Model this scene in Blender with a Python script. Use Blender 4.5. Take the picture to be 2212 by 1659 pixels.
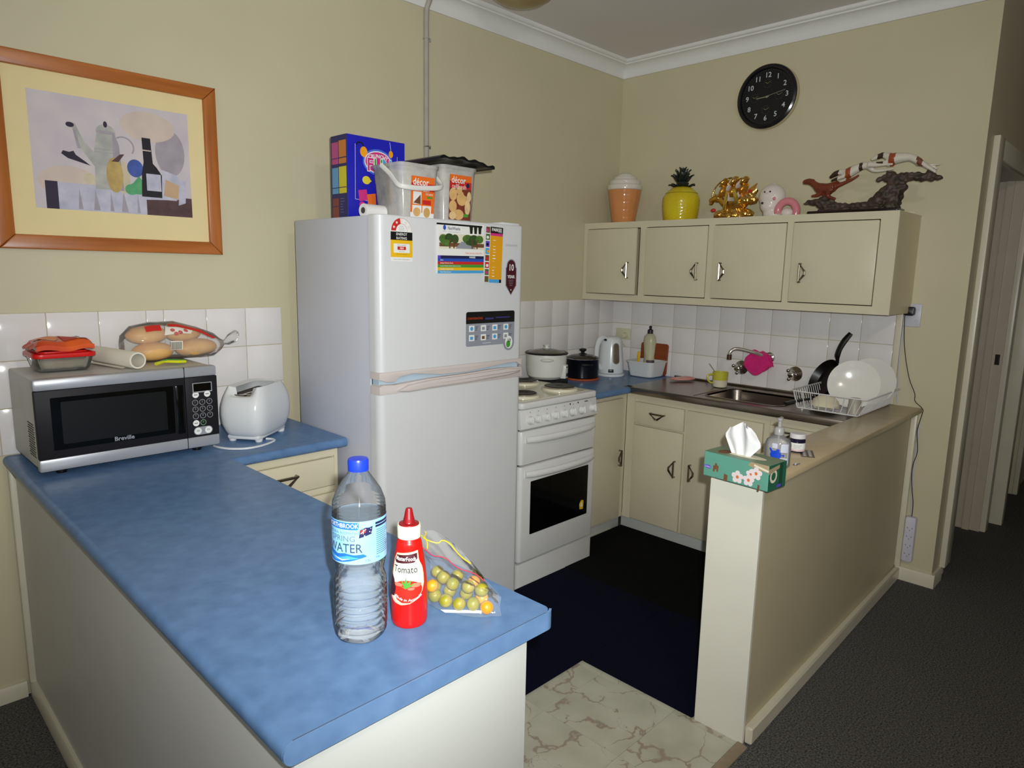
import bpy, bmesh, math, random
from mathutils import Vector, Matrix
RND = random.Random(11)
PI = math.pi
for _o in list(bpy.data.objects):
    bpy.data.objects.remove(_o)
SC = bpy.context.scene
COL = SC.collection

# ---------------------------------------------------------------- camera
CAM = Vector((-3.665, -2.686, 1.477))
_yaw, _pitch, _roll = .794, -.164, .020
_f = Vector((math.cos(_pitch)*math.sin(_yaw), math.cos(_pitch)*math.cos(_yaw), math.sin(_pitch)))
_r = Vector((math.cos(_yaw), -math.sin(_yaw), 0)); _u = _r.cross(_f)
_r2 = _r*math.cos(_roll)+_u*math.sin(_roll); _u2 = -_r*math.sin(_roll)+_u*math.cos(_roll)
cd = bpy.data.cameras.new('camera'); cd.sensor_width = 36; cd.lens = 36*1476/2212; cd.clip_start = .02
cam = bpy.data.objects.new('camera', cd); COL.objects.link(cam)
cam.matrix_world = Matrix(((_r2.x, _u2.x, -_f.x, CAM.x), (_r2.y, _u2.y, -_f.y, CAM.y), (_r2.z, _u2.z, -_f.z, CAM.z), (0, 0, 0, 1)))
SC.camera = cam

# ---------------------------------------------------------------- light and exposure
wd = bpy.data.worlds.new('world'); SC.world = wd; wd.use_nodes = True
_bg = wd.node_tree.nodes['Background']; _bg.inputs[0].default_value = (.55, .68, 1, 1); _bg.inputs[1].default_value = .02

def light(name, typ, loc, energy, color, target=None, **kw):
    d = bpy.data.lights.new(name, typ); d.energy = energy; d.color = color
    for k, v in kw.items():
        setattr(d, k, v)
    o = bpy.data.objects.new(name, d); COL.objects.link(o); o.location = loc
    if target is not None:
        o.rotation_euler = (Vector(target)-Vector(loc)).to_track_quat('-Z', 'Y').to_euler()
    return o
# the camera's own flash, beside and just above its lens
light('camera_flash', 'SPOT', CAM+_r2*.045+_u2*.055+_f*.01, 194, (.97, 1, 1), CAM+_f*3+_u2*.53, spot_size=math.radians(112), spot_blend=1, shadow_soft_size=.012)
# the ceiling light of the dining room, behind the photographer
light('dining_ceiling_bulb', 'POINT', (-3.25, -3.35, 2.58), 30, (1, .86, .72), shadow_soft_size=.06)
# daylight through the windows of the room behind and beside the photographer
light('daylight_front_window', 'AREA', (-3.4, -5.26, 1.5), 10, (.72, .85, 1), (-3.0, 0, 1.2), shape='RECTANGLE', size=2.0, size_y=1.2)
light('daylight_left_window', 'AREA', (-5.28, -2.6, 1.5), 7, (.72, .85, 1), (0, -2.4, 1.3), shape='RECTANGLE', size=1.6, size_y=1.2)
SC.view_settings.view_transform = 'Standard'
SC.view_settings.look = 'None'
SC.view_settings.gamma = 1
SC.view_settings.use_curve_mapping = False
SC.view_settings.exposure = 0

# ---------------------------------------------------------------- helpers
def lin(c):
    return tuple(((x/255)/12.92 if x/255 <= .04045 else ((x/255+.055)/1.055)**2.4) for x in c)
_MC = {}
def M(name, c, rough=.5, metal=0, var=.05, scale=9, bump=0, bscale=120, coat=0, trans=0, ior=1.45, spec=.5, c2=None, alpha=1, stretch=None, sheen=0, detail=3):
    """procedural principled material: colour broken up by noise, optional bump"""
    if name in _MC:
        return _MC[name]
    m = bpy.data.materials.new(name); m.use_nodes = True
    nt = m.node_tree; N = nt.nodes; L = nt.links; p = N['Principled BSDF']
    a = lin(c); b = lin(c2) if c2 else None
    tc = N.new('ShaderNodeTexCoord'); mp = N.new('ShaderNodeMapping'); L.new(tc.outputs['Object'], mp.inputs[0])
    if stretch:
        mp.inputs['Scale'].default_value = stretch
    nz = N.new('ShaderNodeTexNoise'); nz.inputs['Scale'].default_value = scale; nz.inputs['Detail'].default_value = detail
    L.new(mp.outputs[0], nz.inputs['Vector'])
    cr = N.new('ShaderNodeValToRGB'); L.new(nz.outputs['Fac'], cr.inputs[0])
    cr.color_ramp.elements[0].position = .3; cr.color_ramp.elements[1].position = .7
    if b is None:
        b = tuple(min(1, x*(1+var)) for x in a); a = tuple(x*(1-var) for x in a)
    cr.color_ramp.elements[0].color = (*a, 1); cr.color_ramp.elements[1].color = (*b, 1)
    L.new(cr.outputs[0], p.inputs['Base Color'])
    p.inputs['Roughness'].default_value = rough; p.inputs['Metallic'].default_value = metal
    p.inputs['IOR'].default_value = ior; p.inputs['Specular IOR Level'].default_value = spec
    p.inputs['Coat Weight'].default_value = coat; p.inputs['Coat Roughness'].default_value = .08
    p.inputs['Transmission Weight'].default_value = trans; p.inputs['Alpha'].default_value = alpha
    p.inputs['Sheen Weight'].default_value = sheen
    if bump:
        n2 = N.new('ShaderNodeTexNoise'); n2.inputs['Scale'].default_value = bscale; n2.inputs['Detail'].default_value = 4
        L.new(mp.outputs[0], n2.inputs['Vector'])
        bp = N.new('ShaderNodeBump'); bp.inputs['Strength'].default_value = bump; bp.inputs['Distance'].default_value = .004
        L.new(n2.outputs['Fac'], bp.inputs['Height']); L.new(bp.outputs[0], p.inputs['Normal'])
    _MC[name] = m
    return m
def film(name, tint=(235, 240, 240), gloss=.25, rough=.06, body=.06, bump=0):
    """clear plastic sheet: transparent, a little milky body, fresnel gloss"""
    if name in _MC:
        return _MC[name]
    m = bpy.data.materials.new(name); m.use_nodes = True
    nt = m.node_tree; N = nt.nodes; L = nt.links; out = N['Material Output']; N.remove(N['Principled BSDF'])
    tr = N.new('ShaderNodeBsdfTransparent'); tr.inputs[0].default_value = (*[.9+.1*x for x in lin(tint)], 1)
    df = N.new('ShaderNodeBsdfDiffuse'); df.inputs[0].default_value = (*lin(tint), 1)
    gl = N.new('ShaderNodeBsdfGlossy'); gl.inputs['Roughness'].default_value = rough
    nz = N.new('ShaderNodeTexNoise'); nz.inputs['Scale'].default_value = 30
    tc = N.new('ShaderNodeTexCoord'); L.new(tc.outputs['Object'], nz.inputs['Vector'])
    mr = N.new('ShaderNodeMapRange'); mr.inputs[3].default_value = body*.6; mr.inputs[4].default_value = body*1.4
    L.new(nz.outputs['Fac'], mr.inputs[0])
    m1 = N.new('ShaderNodeMixShader'); L.new(mr.outputs[0], m1.inputs[0]); L.new(tr.outputs[0], m1.inputs[1]); L.new(df.outputs[0], m1.inputs[2])
    fr = N.new('ShaderNodeFresnel'); fr.inputs[0].default_value = 1.0+gloss*2
    m2 = N.new('ShaderNodeMixShader'); L.new(fr.outputs[0], m2.inputs[0]); L.new(m1.outputs[0], m2.inputs[1]); L.new(gl.outputs[0], m2.inputs[2])
    if bump:
        bp = N.new('ShaderNodeBump'); bp.inputs['Strength'].default_value = bump; bp.inputs['Distance'].default_value = .003
        L.new(nz.outputs['Fac'], bp.inputs['Height']); L.new(bp.outputs[0], gl.inputs['Normal']); L.new(bp.outputs[0], fr.inputs['Normal'])
    L.new(m2.outputs[0], out.inputs[0])
    _MC[name] = m
    return m

def anc(o):
    p = Vector((0, 0, 0))
    while o:
        p = p+Vector(o.location); o = o.parent
    return p
def tag(o, label=None, cat=None, group=None, kind=None):
    if label: o['label'] = label
    if cat: o['category'] = cat
    if group: o['group'] = group
    if kind: o['kind'] = kind
    return o
def thing(name, label, cat, loc=(0, 0, 0), rotz=0, group=None):
    o = bpy.data.objects.new(name, None); COL.objects.link(o); o.empty_display_size = .05
    o.location = loc; o.rotation_euler = (0, 0, rotz)
    return tag(o, label, cat, group)
def link_mesh(name, me, parent=None, loc=(0, 0, 0)):
    o = bpy.data.objects.new(name, me); COL.objects.link(o); o.location = loc
    if parent: o.parent = parent
    return o
class B:
    """collects shapes and links them as one mesh object"""
    def __init__(s):
        s.v = []; s.f = []; s.m = []; s.T = Matrix()
    def at(s, loc=(0, 0, 0), rot=(0, 0, 0), sc=(1, 1, 1)):
        from mathutils import Euler
        s.T = Matrix.Translation(loc) @ Euler(rot).to_matrix().to_4x4() @ Matrix.Diagonal((*sc, 1)); return s
    def add(s, vs, fs, m=0):
        n = len(s.v); s.v += [tuple(s.T @ Vector(p)) for p in vs]
        s.f += [[i+n for i in f] for f in fs]; s.m += [m]*len(fs); return s
    def _bm(s, bm, m):
        bm.verts.index_update()
        s.add([v.co.copy() for v in bm.verts], [[v.index for v in f.verts] for f in bm.faces], m); bm.free(); return s
    def box(s, a, b, m=0, bev=0, seg=2):
        x0, y0, z0 = [min(p, q) for p, q in zip(a, b)]; x1, y1, z1 = [max(p, q) for p, q in zip(a, b)]
        vs = [(x0, y0, z0), (x1, y0, z0), (x1, y1, z0), (x0, y1, z0), (x0, y0, z1), (x1, y0, z1), (x1, y1, z1), (x0, y1, z1)]
        fs = [(0, 3, 2, 1), (4, 5, 6, 7), (0, 1, 5, 4), (1, 2, 6, 5), (2, 3, 7, 6), (3, 0, 4, 7)]
        if not bev: return s.add(vs, fs, m)
        bm = bmesh.new(); bv = [bm.verts.new(p) for p in vs]
        for f in fs: bm.faces.new([bv[i] for i in f])
        bmesh.ops.bevel(bm, geom=list(bm.edges), offset=min(bev, .49*min(x1-x0, y1-y0, z1-z0)), segments=seg, affect='EDGES', profile=.5)
        return s._bm(bm, m)
    def prism(s, poly, h0, h1, axis='z', m=0, bev=0, seg=2, which=None):
        """extrude a 2D outline; which(edge) picks edges to bevel"""
        P = {'z': lambda a, b, h: (a, b, h), 'y': lambda a, b, h: (a, h, b), 'x': lambda a, b, h: (h, a, b)}[axis]
        bm = bmesh.new(); lo = [bm.verts.new(P(a, b, h0)) for a, b in poly]; hi = [bm.verts.new(P(a, b, h1)) for a, b in poly]; n = len(poly)
        bm.faces.new(lo); bm.faces.new(hi[::-1])
        for i in range(n): bm.faces.new((lo[i], hi[i], hi[(i+1) % n], lo[(i+1) % n]))
        bmesh.ops.recalc_face_normals(bm, faces=bm.faces)
        if bev:
            es = [e for e in bm.edges if (which(e) if which else True)]
            bmesh.ops.bevel(bm, geom=es, offset=bev, segments=seg, affect='EDGES', profile=.5)
        return s._bm(bm, m)
    def lathe(s, prof, seg=32, m=0, c=(0, 0, 0), fn=None, cap=True):
        vs = []; fs = []; n = len(prof)
        for r, z in prof:
            for k in range(seg):
                t = 2*PI*k/seg; rr = fn(r, z, t) if fn else r
                vs.append((c[0]+rr*math.cos(t), c[1]+rr*math.sin(t), c[2]+z))
        for i in range(n-1):
            for k in range(seg):
                a = i*seg+k; b = i*seg+(k+1) % seg; fs.append((a, b, b+seg, a+seg))
        if cap and prof[0][0] > 1e-5: fs.append(tuple(range(seg))[::-1])
        if cap and prof[-1][0] > 1e-5: fs.append(tuple(range((n-1)*seg, n*seg)))
        return s.add(vs, fs, m)
    def cyl(s, p, q, r, m=0, seg=16, r2=None):
        return s.tube([p, q], [r, r if r2 is None else r2], seg, m)
    def tube(s, pts, r, seg=8, m=0, closed=False, flat=1, sub=0):
        P = [Vector(p) for p in pts]; n = len(P)
        R = list(r) if isinstance(r, (list, tuple)) else [r]*n
        if sub:                                            # catmull-rom smoothing
            Q = []; RR = []
            for i in range(n if closed else n-1):
                p0 = P[(i-1) % n] if (closed or i > 0) else P[0]; p1 = P[i]; p2 = P[(i+1) % n]; p3 = P[(i+2) % n] if (closed or i+2 < n) else P[n-1]
                for k in range(sub):
                    t = k/sub
                    Q.append(.5*((2*p1)+(p2-p0)*t+(2*p0-5*p1+4*p2-p3)*t*t+(3*p1-p0-3*p2+p3)*t**3)); RR.append(R[i]*(1-t)+R[(i+1) % n]*t)
            if not closed: Q.append(P[-1]); RR.append(R[-1])
            P, R, n = Q, RR, len(Q)
        vs = []; fs = []; up = None
        for i in range(n):
            d = (P[(i+1) % n]-P[i-1]) if closed else (P[min(i+1, n-1)]-P[max(i-1, 0)])
            d = d.normalized() if d.length > 1e-9 else Vector((0, 0, 1))
            if up is None: up = Vector((0, 0, 1)) if abs(d.z) < .9 else Vector((1, 0, 0))
            a = d.cross(up).normalized(); up = a.cross(d).normalized()
            for k in range(seg):
                t = 2*PI*k/seg; vs.append(P[i]+a*math.cos(t)*R[i]+up*math.sin(t)*R[i]*flat)
        for i in range(n if closed else n-1):
            for k in range(seg):
                j = (i+1) % n; fs.append((i*seg+k, i*seg+(k+1) % seg, j*seg+(k+1) % seg, j*seg+k))
        if not closed: fs += [tuple(range(seg))[::-1], tuple(range((n-1)*seg, n*seg))]
        return s.add(vs, fs, m)
    def ell(s, c, r, m=0, u=16, v=10):
        if not isinstance(r, (list, tuple)): r = (r, r, r)
        prof = [(math.sin(PI*i/v), -math.cos(PI*i/v)) for i in range(v+1)]
        vs = [(c[0], c[1], c[2]-r[2])]; fs = []
        for i in range(1, v):
            for k in range(u):
                t = 2*PI*k/u; vs.append((c[0]+r[0]*prof[i][0]*math.cos(t), c[1]+r[1]*prof[i][0]*math.sin(t), c[2]+r[2]*prof[i][1]))
        vs.append((c[0], c[1], c[2]+r[2])); e = len(vs)-1
        for k in range(u):
            fs.append((0, 1+(k+1) % u, 1+k)); fs.append((e, e-u+k, e-u+(k+1) % u))
        for i in range(v-2):
            for k in range(u):
                a = 1+i*u+k; b = 1+i*u+(k+1) % u; fs.append((a, b, b+u, a+u))
        return s.add(vs, fs, m)
    def grid(s, fn, nu, nv, m=0, wrap=False):
        vs = [fn(i/nu, j/nv) for j in range(nv+1) for i in range(nu+(0 if wrap else 1))]; w = nu if wrap else nu+1; fs = []
        for j in range(nv):
            for i in range(nu):
                a = j*w+i; b = j*w+(i+1) % w; fs.append((a, b, b+w, a+w))
        return s.add(vs, fs, m)
    def torus(s, c, R, r, axis='z', m=0, seg=32, sg=8):
        P = {'z': lambda a, b: (a, b, 0), 'y': lambda a, b: (a, 0, b), 'x': lambda a, b: (0, a, b)}[axis]
        return s.tube([Vector(c)+Vector(P(R*math.cos(2*PI*k/seg), R*math.sin(2*PI*k/seg))) for k in range(seg)], r, sg, m, closed=True)
    def mesh(s, name, mats, smooth=35):
        me = bpy.data.meshes.new(name); me.from_pydata([tuple(v) for v in s.v], [], s.f)
        if not isinstance(mats, (list, tuple)): mats = [mats]
        for x in mats: me.materials.append(x)
        if len(mats) > 1: me.polygons.foreach_set('material_index', s.m)
        bm = bmesh.new(); bm.from_mesh(me); bmesh.ops.recalc_face_normals(bm, faces=bm.faces); bm.to_mesh(me); bm.free()
        if smooth:
            me.shade_smooth(); me.set_sharp_from_angle(angle=math.radians(smooth))
        me.update(); return me
    def build(s, name, mats, parent=None, smooth=35, world=True):
        if parent is not None and world:
            d = anc(parent); s.v = [tuple(Vector(v)-d) for v in s.v]
        return link_mesh(name, s.mesh(name, mats, smooth), parent)
def fuse(b, name, mats, parent=None, voxel=.004, smooth=6, world=True, noise=0, nscale=20):
    """melt overlapping shapes into one continuous skin"""
    if parent is not None and world:
        d = anc(parent); b.v = [tuple(Vector(v)-d) for v in b.v]
    o = link_mesh(name, b.mesh(name, mats, 0), None)
    md = o.modifiers.new('r', 'REMESH'); md.mode = 'VOXEL'; md.voxel_size = voxel
    if smooth:
        ms = o.modifiers.new('s', 'SMOOTH'); ms.iterations = smooth; ms.factor = .5
    dg = bpy.context.evaluated_depsgraph_get(); me = bpy.data.meshes.new_from_object(o.evaluated_get(dg))
    o.modifiers.clear(); old = o.data; o.data = me; bpy.data.meshes.remove(old); me.name = name
    if noise:
        from mathutils import noise as nn
        vn = [v.normal.copy() for v in me.vertices]
        for v, n in zip(me.vertices, vn): v.co += n*noise*nn.noise(Vector(v.co)*nscale)
    if not me.materials:
        for x in (mats if isinstance(mats, (list, tuple)) else [mats]): me.materials.append(x)
    me.shade_smooth(); o.parent = parent
    return o

# ---- flat print: coloured shapes and lettering laid on a surface
_TX = {}
def text_polys(t, size=1, bold=0, shear=0, spacing=1):
    k = (t, bold, shear, spacing)
    if k not in _TX:
        c = bpy.data.curves.new('txt', 'FONT'); c.body = t; c.size = 1; c.align_x = 'CENTER'; c.align_y = 'CENTER'; c.resolution_u = 2
        c.offset = bold; c.shear = shear; c.space_character = spacing
        o = bpy.data.objects.new('txt', c); COL.objects.link(o); dg = bpy.context.evaluated_depsgraph_get(); dg.update()
        me = o.evaluated_get(dg).to_mesh(); _TX[k] = ([(v.co.x, v.co.y) for v in me.vertices], [list(p.vertices) for p in me.polygons])
        o.evaluated_get(dg).to_mesh_clear(); bpy.data.objects.remove(o); bpy.data.curves.remove(c)
    v, f = _TX[k]
    return [(x*size, y*size) for x, y in v], f
class D:
    def __init__(s): s.items = []
    def poly(s, pts, m, l=0): s.items.append((list(pts), [list(range(len(pts)))], m, l)); return s
    def rect(s, x0, y0, x1, y1, m, l=0): return s.poly([(x0, y0), (x1, y0), (x1, y1), (x0, y1)], m, l)
    def rrect(s, x0, y0, x1, y1, r, m, l=0, corners=(1, 1, 1, 1)): return s.poly(rrect(x0, y0, x1, y1, r, 4, corners), m, l)
    def ell(s, cx, cy, rx, ry, m, l=0, n=24, a0=0, a1=2*PI):
        full = abs(a1-a0-2*PI) < 1e-6
        pts = [(cx+rx*math.cos(a0+(a1-a0)*k/n), cy+ry*math.sin(a0+(a1-a0)*k/n)) for k in range(n if full else n+1)]
        if not full: pts.append((cx, cy))
        return s.poly(pts, m, l)
    def ring(s, cx, cy, r0, r1, m, l=0, n=28, a0=0, a1=2*PI):
        vs = []; fs = []
        for k in range(n+1):
            t = a0+(a1-a0)*k/n; vs += [(cx+r0*math.cos(t), cy+r0*math.sin(t)), (cx+r1*math.cos(t), cy+r1*math.sin(t))]
        for k in range(n): fs.append([2*k, 2*k+1, 2*k+3, 2*k+2])
        s.items.append((vs, fs, m, l)); return s
    def line(s, p, q, w, m, l=0):
        d = Vector((q[0]-p[0], q[1]-p[1])); n = Vector((-d.y, d.x)).normalized()*w/2
        return s.poly([(p[0]+n.x, p[1]+n.y), (p[0]-n.x, p[1]-n.y), (q[0]-n.x, q[1]-n.y), (q[0]+n.x, q[1]+n.y)], m, l)
    def star(s, cx, cy, r, m, l=0, n=5, ri=.42): return s.poly([(cx+r*(1 if k % 2 == 0 else ri)*math.sin(PI*k/n), cy+r*(1 if k % 2 == 0 else ri)*math.cos(PI*k/n)) for k in range(2*n)], m, l)
    def text(s, t, x, y, size, m, l=2, bold=0, shear=0, sx=1, spacing=1, left=False, arc=None):
        v, f = text_polys(t, size, bold, shear, spacing)
        if not v: return s
        w = max(p[0] for p in v)-min(p[0] for p in v); off = (-min(p[0] for p in v)) if left else 0
        if arc:                                   # radius: bend text on a circle centred above
            q = []
            for a, b in v:
                th = (a+off)*sx/arc; q.append((x+(arc-b)*math.sin(th), y+arc-(arc-b)*math.cos(th)))
            s.items.append((q, f, m, l)); return s
        s.items.append(([(x+(a+off)*sx, y+b) for a, b in v], f, m, l)); return s
    def build(s, name, mats, parent, fn, maxlen=None, world=True, step=.00012):
        bm = bmesh.new()
        for rank, (pts, fs, m, l) in enumerate(sorted(s.items, key=lambda q: q[3])):
            vs = [bm.verts.new((p[0], p[1], l*(step if maxlen else 0)+rank*1.2e-5)) for p in pts]
            for f in fs:
                try:
                    fc = bm.faces.new([vs[i] for i in f]); fc.material_index = m
                except ValueError: pass
        if maxlen:
            bmesh.ops.triangulate(bm, faces=[f for f in bm.faces if len(f.verts) > 3])
            for _ in range(7):
                es = [e for e in bm.edges if e.calc_length() > maxlen]
                if not es: break
                bmesh.ops.subdivide_edges(bm, edges=es, cuts=1, use_grid_fill=False); bmesh.ops.triangulate(bm, faces=[f for f in bm.faces if len(f.verts) > 3])
        d = anc(parent) if (parent is not None and world) else Vector((0, 0, 0))
        for v in bm.verts: v.co = Vector(fn(v.co.x, v.co.y, v.co.z))-d
        me = bpy.data.meshes.new(name); bm.to_mesh(me); bm.free()
        for x in mats: me.materials.append(x)
        return link_mesh(name, me, parent)
def plane(O, U, V):
    O = Vector(O); U = Vector(U).normalized(); V = Vector(V).normalized(); N = U.cross(V)
    return lambda x, y, h: O+U*x+V*y+N*h
def rrect(x0, y0, x1, y1, r, n=4, corners=(1, 1, 1, 1)):
    out = []
    for (cx, cy, a, on, px, py) in ((x1-r, y0+r, -PI/2, corners[0], x1, y0), (x1-r, y1-r, 0, corners[1], x1, y1), (x0+r, y1-r, PI/2, corners[2], x0, y1), (x0+r, y0+r, PI, corners[3], x0, y0)):
        if on: out += [(cx+r*math.cos(a+PI/2*k/n), cy+r*math.sin(a+PI/2*k/n)) for k in range(n+1)]
        else: out.append((px, py))
    return out
def struct(o): o['kind'] = 'structure'; return o
# ================================================================ materials
m_wall = M('cream_wall_paint', (201, 193, 162), .55, var=.025, scale=3, bump=.05, bscale=60)
m_ceil = M('ceiling_paint', (218, 214, 210), .8, var=.02, scale=3)
m_corn = M('cornice_plaster', (226, 226, 222), .6, var=.02)
m_cream = M('cream_enamel', (208, 200, 173), .32, var=.025, scale=5, bump=.03, bscale=40)
m_skirt = M('cream_gloss_trim', (212, 206, 184), .3, var=.03, scale=6)
m_cream2 = M('divider_end_enamel', (220, 217, 202), .32, var=.025, scale=5, bump=.03, bscale=40)
m_pen = M('pale_panel_enamel', (198, 200, 194), .4, var=.02, scale=4)
m_divide = M('divider_beige_paint', (192, 180, 149), .5, var=.03, scale=5, bump=.05, bscale=90)
m_cap = M('beige_laminate', (196, 176, 140), .25, var=.05, scale=14)
m_tile = M('white_glazed_tile', (226, 222, 220), .10, var=.02, scale=6, bump=.02, bscale=14, spec=.35)
m_grout = M('cream_grout', (196, 186, 158), .9, var=.12, scale=40)
m_blue = M('blue_laminate', (84, 115, 155), .3, var=.1, scale=26, c2=(99, 131, 172), detail=9, spec=.2)
m_blue2 = M('blue_laminate_edge', (92, 124, 164), .3, var=.1, scale=26, c2=(106, 138, 178), detail=9)
m_dark = M('dark_gap', (18, 18, 18), .9)
m_black = M('black_plastic', (16, 16, 18), .35, var=.1)
m_carpet = M('charcoal_carpet', (44, 43, 42), .98, c2=(118, 116, 112), scale=170, bump=1, bscale=220, spec=.1, detail=6)
m_mat = M('navy_mat', (7, 8, 22), .95, c2=(14, 16, 40), scale=300, bump=.8, bscale=300, spec=.1)
m_mat2 = M('black_mat', (8, 8, 10), .95, c2=(18, 18, 18), scale=300, bump=.8, bscale=300, spec=.1)
m_white = M('white_enamel', (222, 222, 220), .22, var=.012, scale=5)
m_fridge = M('fridge_white', (212, 213, 214), .33, var=.015, scale=5, bump=.06, bscale=300)
m_fridge2 = M('fridge_white_shaded', (196, 198, 208), .42, var=.015, scale=5, bump=.08, bscale=300)  # darker copy of the fridge white; bluish shade of the side is in its colour
m_trimpink = M('pinkish_grey_trim', (206, 196, 192), .25, var=.02)
m_recess = M('pale_blue_plastic', (176, 196, 210), .3, var=.02)
m_chrome = M('chrome', (205, 200, 195), .12, 1, var=.03)
m_brass = M('aged_chrome_handle', (140, 128, 112), .28, 1, var=.12, scale=60)
m_steel = M('brushed_stainless', (150, 140, 128), .28, 1, var=.08, scale=60, stretch=(1, .05, 1), bump=.05, bscale=200)
m_grey = M('grey_paint', (168, 162, 152), .5, var=.06, scale=20)
m_glassdark = M('dark_oven_glass', (6, 6, 7), .07, var=.1, spec=.6)
m_wood = M('orange_pine_frame', (150, 84, 32), .32, c2=(184, 110, 50), scale=5, stretch=(.6, 8, 8), detail=6)
m_wood2 = M('orange_pine_frame_upright', (150, 84, 32), .32, c2=(184, 110, 50), scale=5, stretch=(8, 8, .6), detail=6)

# vinyl marble tile: pale ground with soft pinkish brown veins
def marble():
    m = bpy.data.materials.new('marble_vinyl'); m.use_nodes = True; nt = m.node_tree; N = nt.nodes; L = nt.links; p = N['Principled BSDF']
    tc = N.new('ShaderNodeTexCoord'); oi = N.new('ShaderNodeObjectInfo')
    ad = N.new('ShaderNodeVectorMath'); ad.operation = 'ADD'; L.new(tc.outputs['Object'], ad.inputs[0])
    sc = N.new('ShaderNodeVectorMath'); sc.operation = 'SCALE'; sc.inputs['Scale'].default_value = 7; L.new(oi.outputs['Location'], sc.inputs[0]); L.new(sc.outputs[0], ad.inputs[1])
    wn = N.new('ShaderNodeTexNoise'); wn.inputs['Scale'].default_value = 5; wn.inputs['Detail'].default_value = 5; L.new(ad.outputs[0], wn.inputs['Vector'])
    mx = N.new('ShaderNodeVectorMath'); mx.operation = 'MULTIPLY_ADD'; L.new(wn.outputs['Color'], mx.inputs[0]); mx.inputs[1].default_value = (.35, .35, .35); L.new(ad.outputs[0], mx.inputs[2])
    vo = N.new('ShaderNodeTexVoronoi'); vo.feature = 'DISTANCE_TO_EDGE'; vo.inputs['Scale'].default_value = 4.6; L.new(mx.outputs[0], vo.inputs['Vector'])
    n2 = N.new('ShaderNodeTexNoise'); n2.inputs['Scale'].default_value = 7; n2.inputs['Detail'].default_value = 4; L.new(ad.outputs[0], n2.inputs['Vector'])
    wd_ = N.new('ShaderNodeMapRange'); wd_.inputs[1].default_value = .42; wd_.inputs[2].default_value = .62; wd_.inputs[3].default_value = .002; wd_.inputs[4].default_value = .045; L.new(n2.outputs['Fac'], wd_.inputs[0])
    dv = N.new('ShaderNodeMath'); dv.operation = 'DIVIDE'; L.new(vo.outputs['Distance'], dv.inputs[0]); L.new(wd_.outputs[0], dv.inputs[1])
    cl = N.new('ShaderNodeMapRange'); cl.inputs[1].default_value = .3; cl.inputs[2].default_value = 1.1; cl.inputs[3].default_value = 1; cl.inputs[4].default_value = 0; L.new(dv.outputs[0], cl.inputs[0])
    g = N.new('ShaderNodeValToRGB'); L.new(n2.outputs['Fac'], g.inputs[0])
    g.color_ramp.elements[0].position = .3; g.color_ramp.elements[0].color = (*lin((190, 189, 172)), 1); g.color_ramp.elements[1].position = .75; g.color_ramp.elements[1].color = (*lin((168, 167, 148)), 1)
    mi = N.new('ShaderNodeMixRGB'); L.new(cl.outputs[0], mi.inputs[0]); L.new(g.outputs[0], mi.inputs[1]); mi.inputs[2].default_value = (*lin((150, 136, 121)), 1)
    L.new(mi.outputs[0], p.inputs['Base Color']); p.inputs['Roughness'].default_value = .3
    return m
m_vinyl = marble()

# ================================================================ the setting
CZ = 2.75
def sbox(name, a, b, m, parent=None, bev=0):
    o = B().box(a, b, 0, bev).build(name, m, parent)
    if parent is None: struct(o)
    return o
floor = sbox('floor', (-5.5, -5.5, -.06), (3.3, .12, 0), m_carpet)
sbox('ceiling', (-5.5, -5.5, CZ), (3.3, .12, CZ+.08), m_ceil)
wall_back = sbox('wall_back', (-5.5, 0, 0), (.12, .12, CZ), m_wall)
wall_right = sbox('wall_right', (0, -1.96, 0), (.12, 0, CZ), m_wall)
HY = -1.96
wh = B().box((.12, HY, 0), (.23, HY+.12, CZ)).box((.23, HY, 2.04), (1.08, HY+.12, CZ)).box((1.08, HY, 0), (1.36, HY+.12, CZ)).box((1.36, HY, 2.04), (2.1, HY+.12, CZ)).box((2.1, HY, 0), (3.2, HY+.12, CZ))
struct(wh.build('wall_hall', m_wall))
sbox('wall_hall_end', (3.2, -3.3, 0), (3.3, HY+1.5, CZ), m_wall)
sbox('wall_hall_side', (0, -3.3, 0), (3.2, -3.2, CZ), m_wall)
sbox('wall_corner', (0, -5.4, 0), (.1, -3.3, CZ), m_wall)
# the far walls behind and beside the photographer, each with its window
wf = B().box((-5.5, -5.5, 0), (-4.4, -5.4, CZ)).box((-2.4, -5.5, 0), (0, -5.4, CZ)).box((-4.4, -5.5, 0), (-2.4, -5.4, .9)).box((-4.4, -5.5, 2.1), (-2.4, -5.4, CZ))
struct(wf.build('wall_front', m_wall))
wl = B().box((-5.5, -5.4, 0), (-5.4, -3.4, CZ)).box((-5.5, -1.8, 0), (-5.4, 0, CZ)).box((-5.5, -3.4, 0), (-5.4, -1.8, .9)).box((-5.5, -3.4, 2.1), (-5.4, -1.8, CZ))
struct(wl.build('wall_left', m_wall))
m_pane = film('window_glass', (240, 245, 250), .22, .02, .02)
w1 = struct(B().box((-4.4, -5.47, .9), (-2.4, -5.43, .95)).box((-4.4, -5.47, 2.05), (-2.4, -5.43, 2.1)).box((-4.4, -5.47, .95), (-4.35, -5.43, 2.05)).box((-2.45, -5.47, .95), (-2.4, -5.43, 2.05)).box((-3.42, -5.47, .95), (-3.38, -5.43, 2.05)).build('window_1', m_skirt))
B().box((-4.35, -5.452, .95), (-3.42, -5.448, 2.05)).build('pane', m_pane, w1); B().box((-3.38, -5.452, .95), (-2.45, -5.448, 2.05)).build('pane', m_pane, w1)
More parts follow.
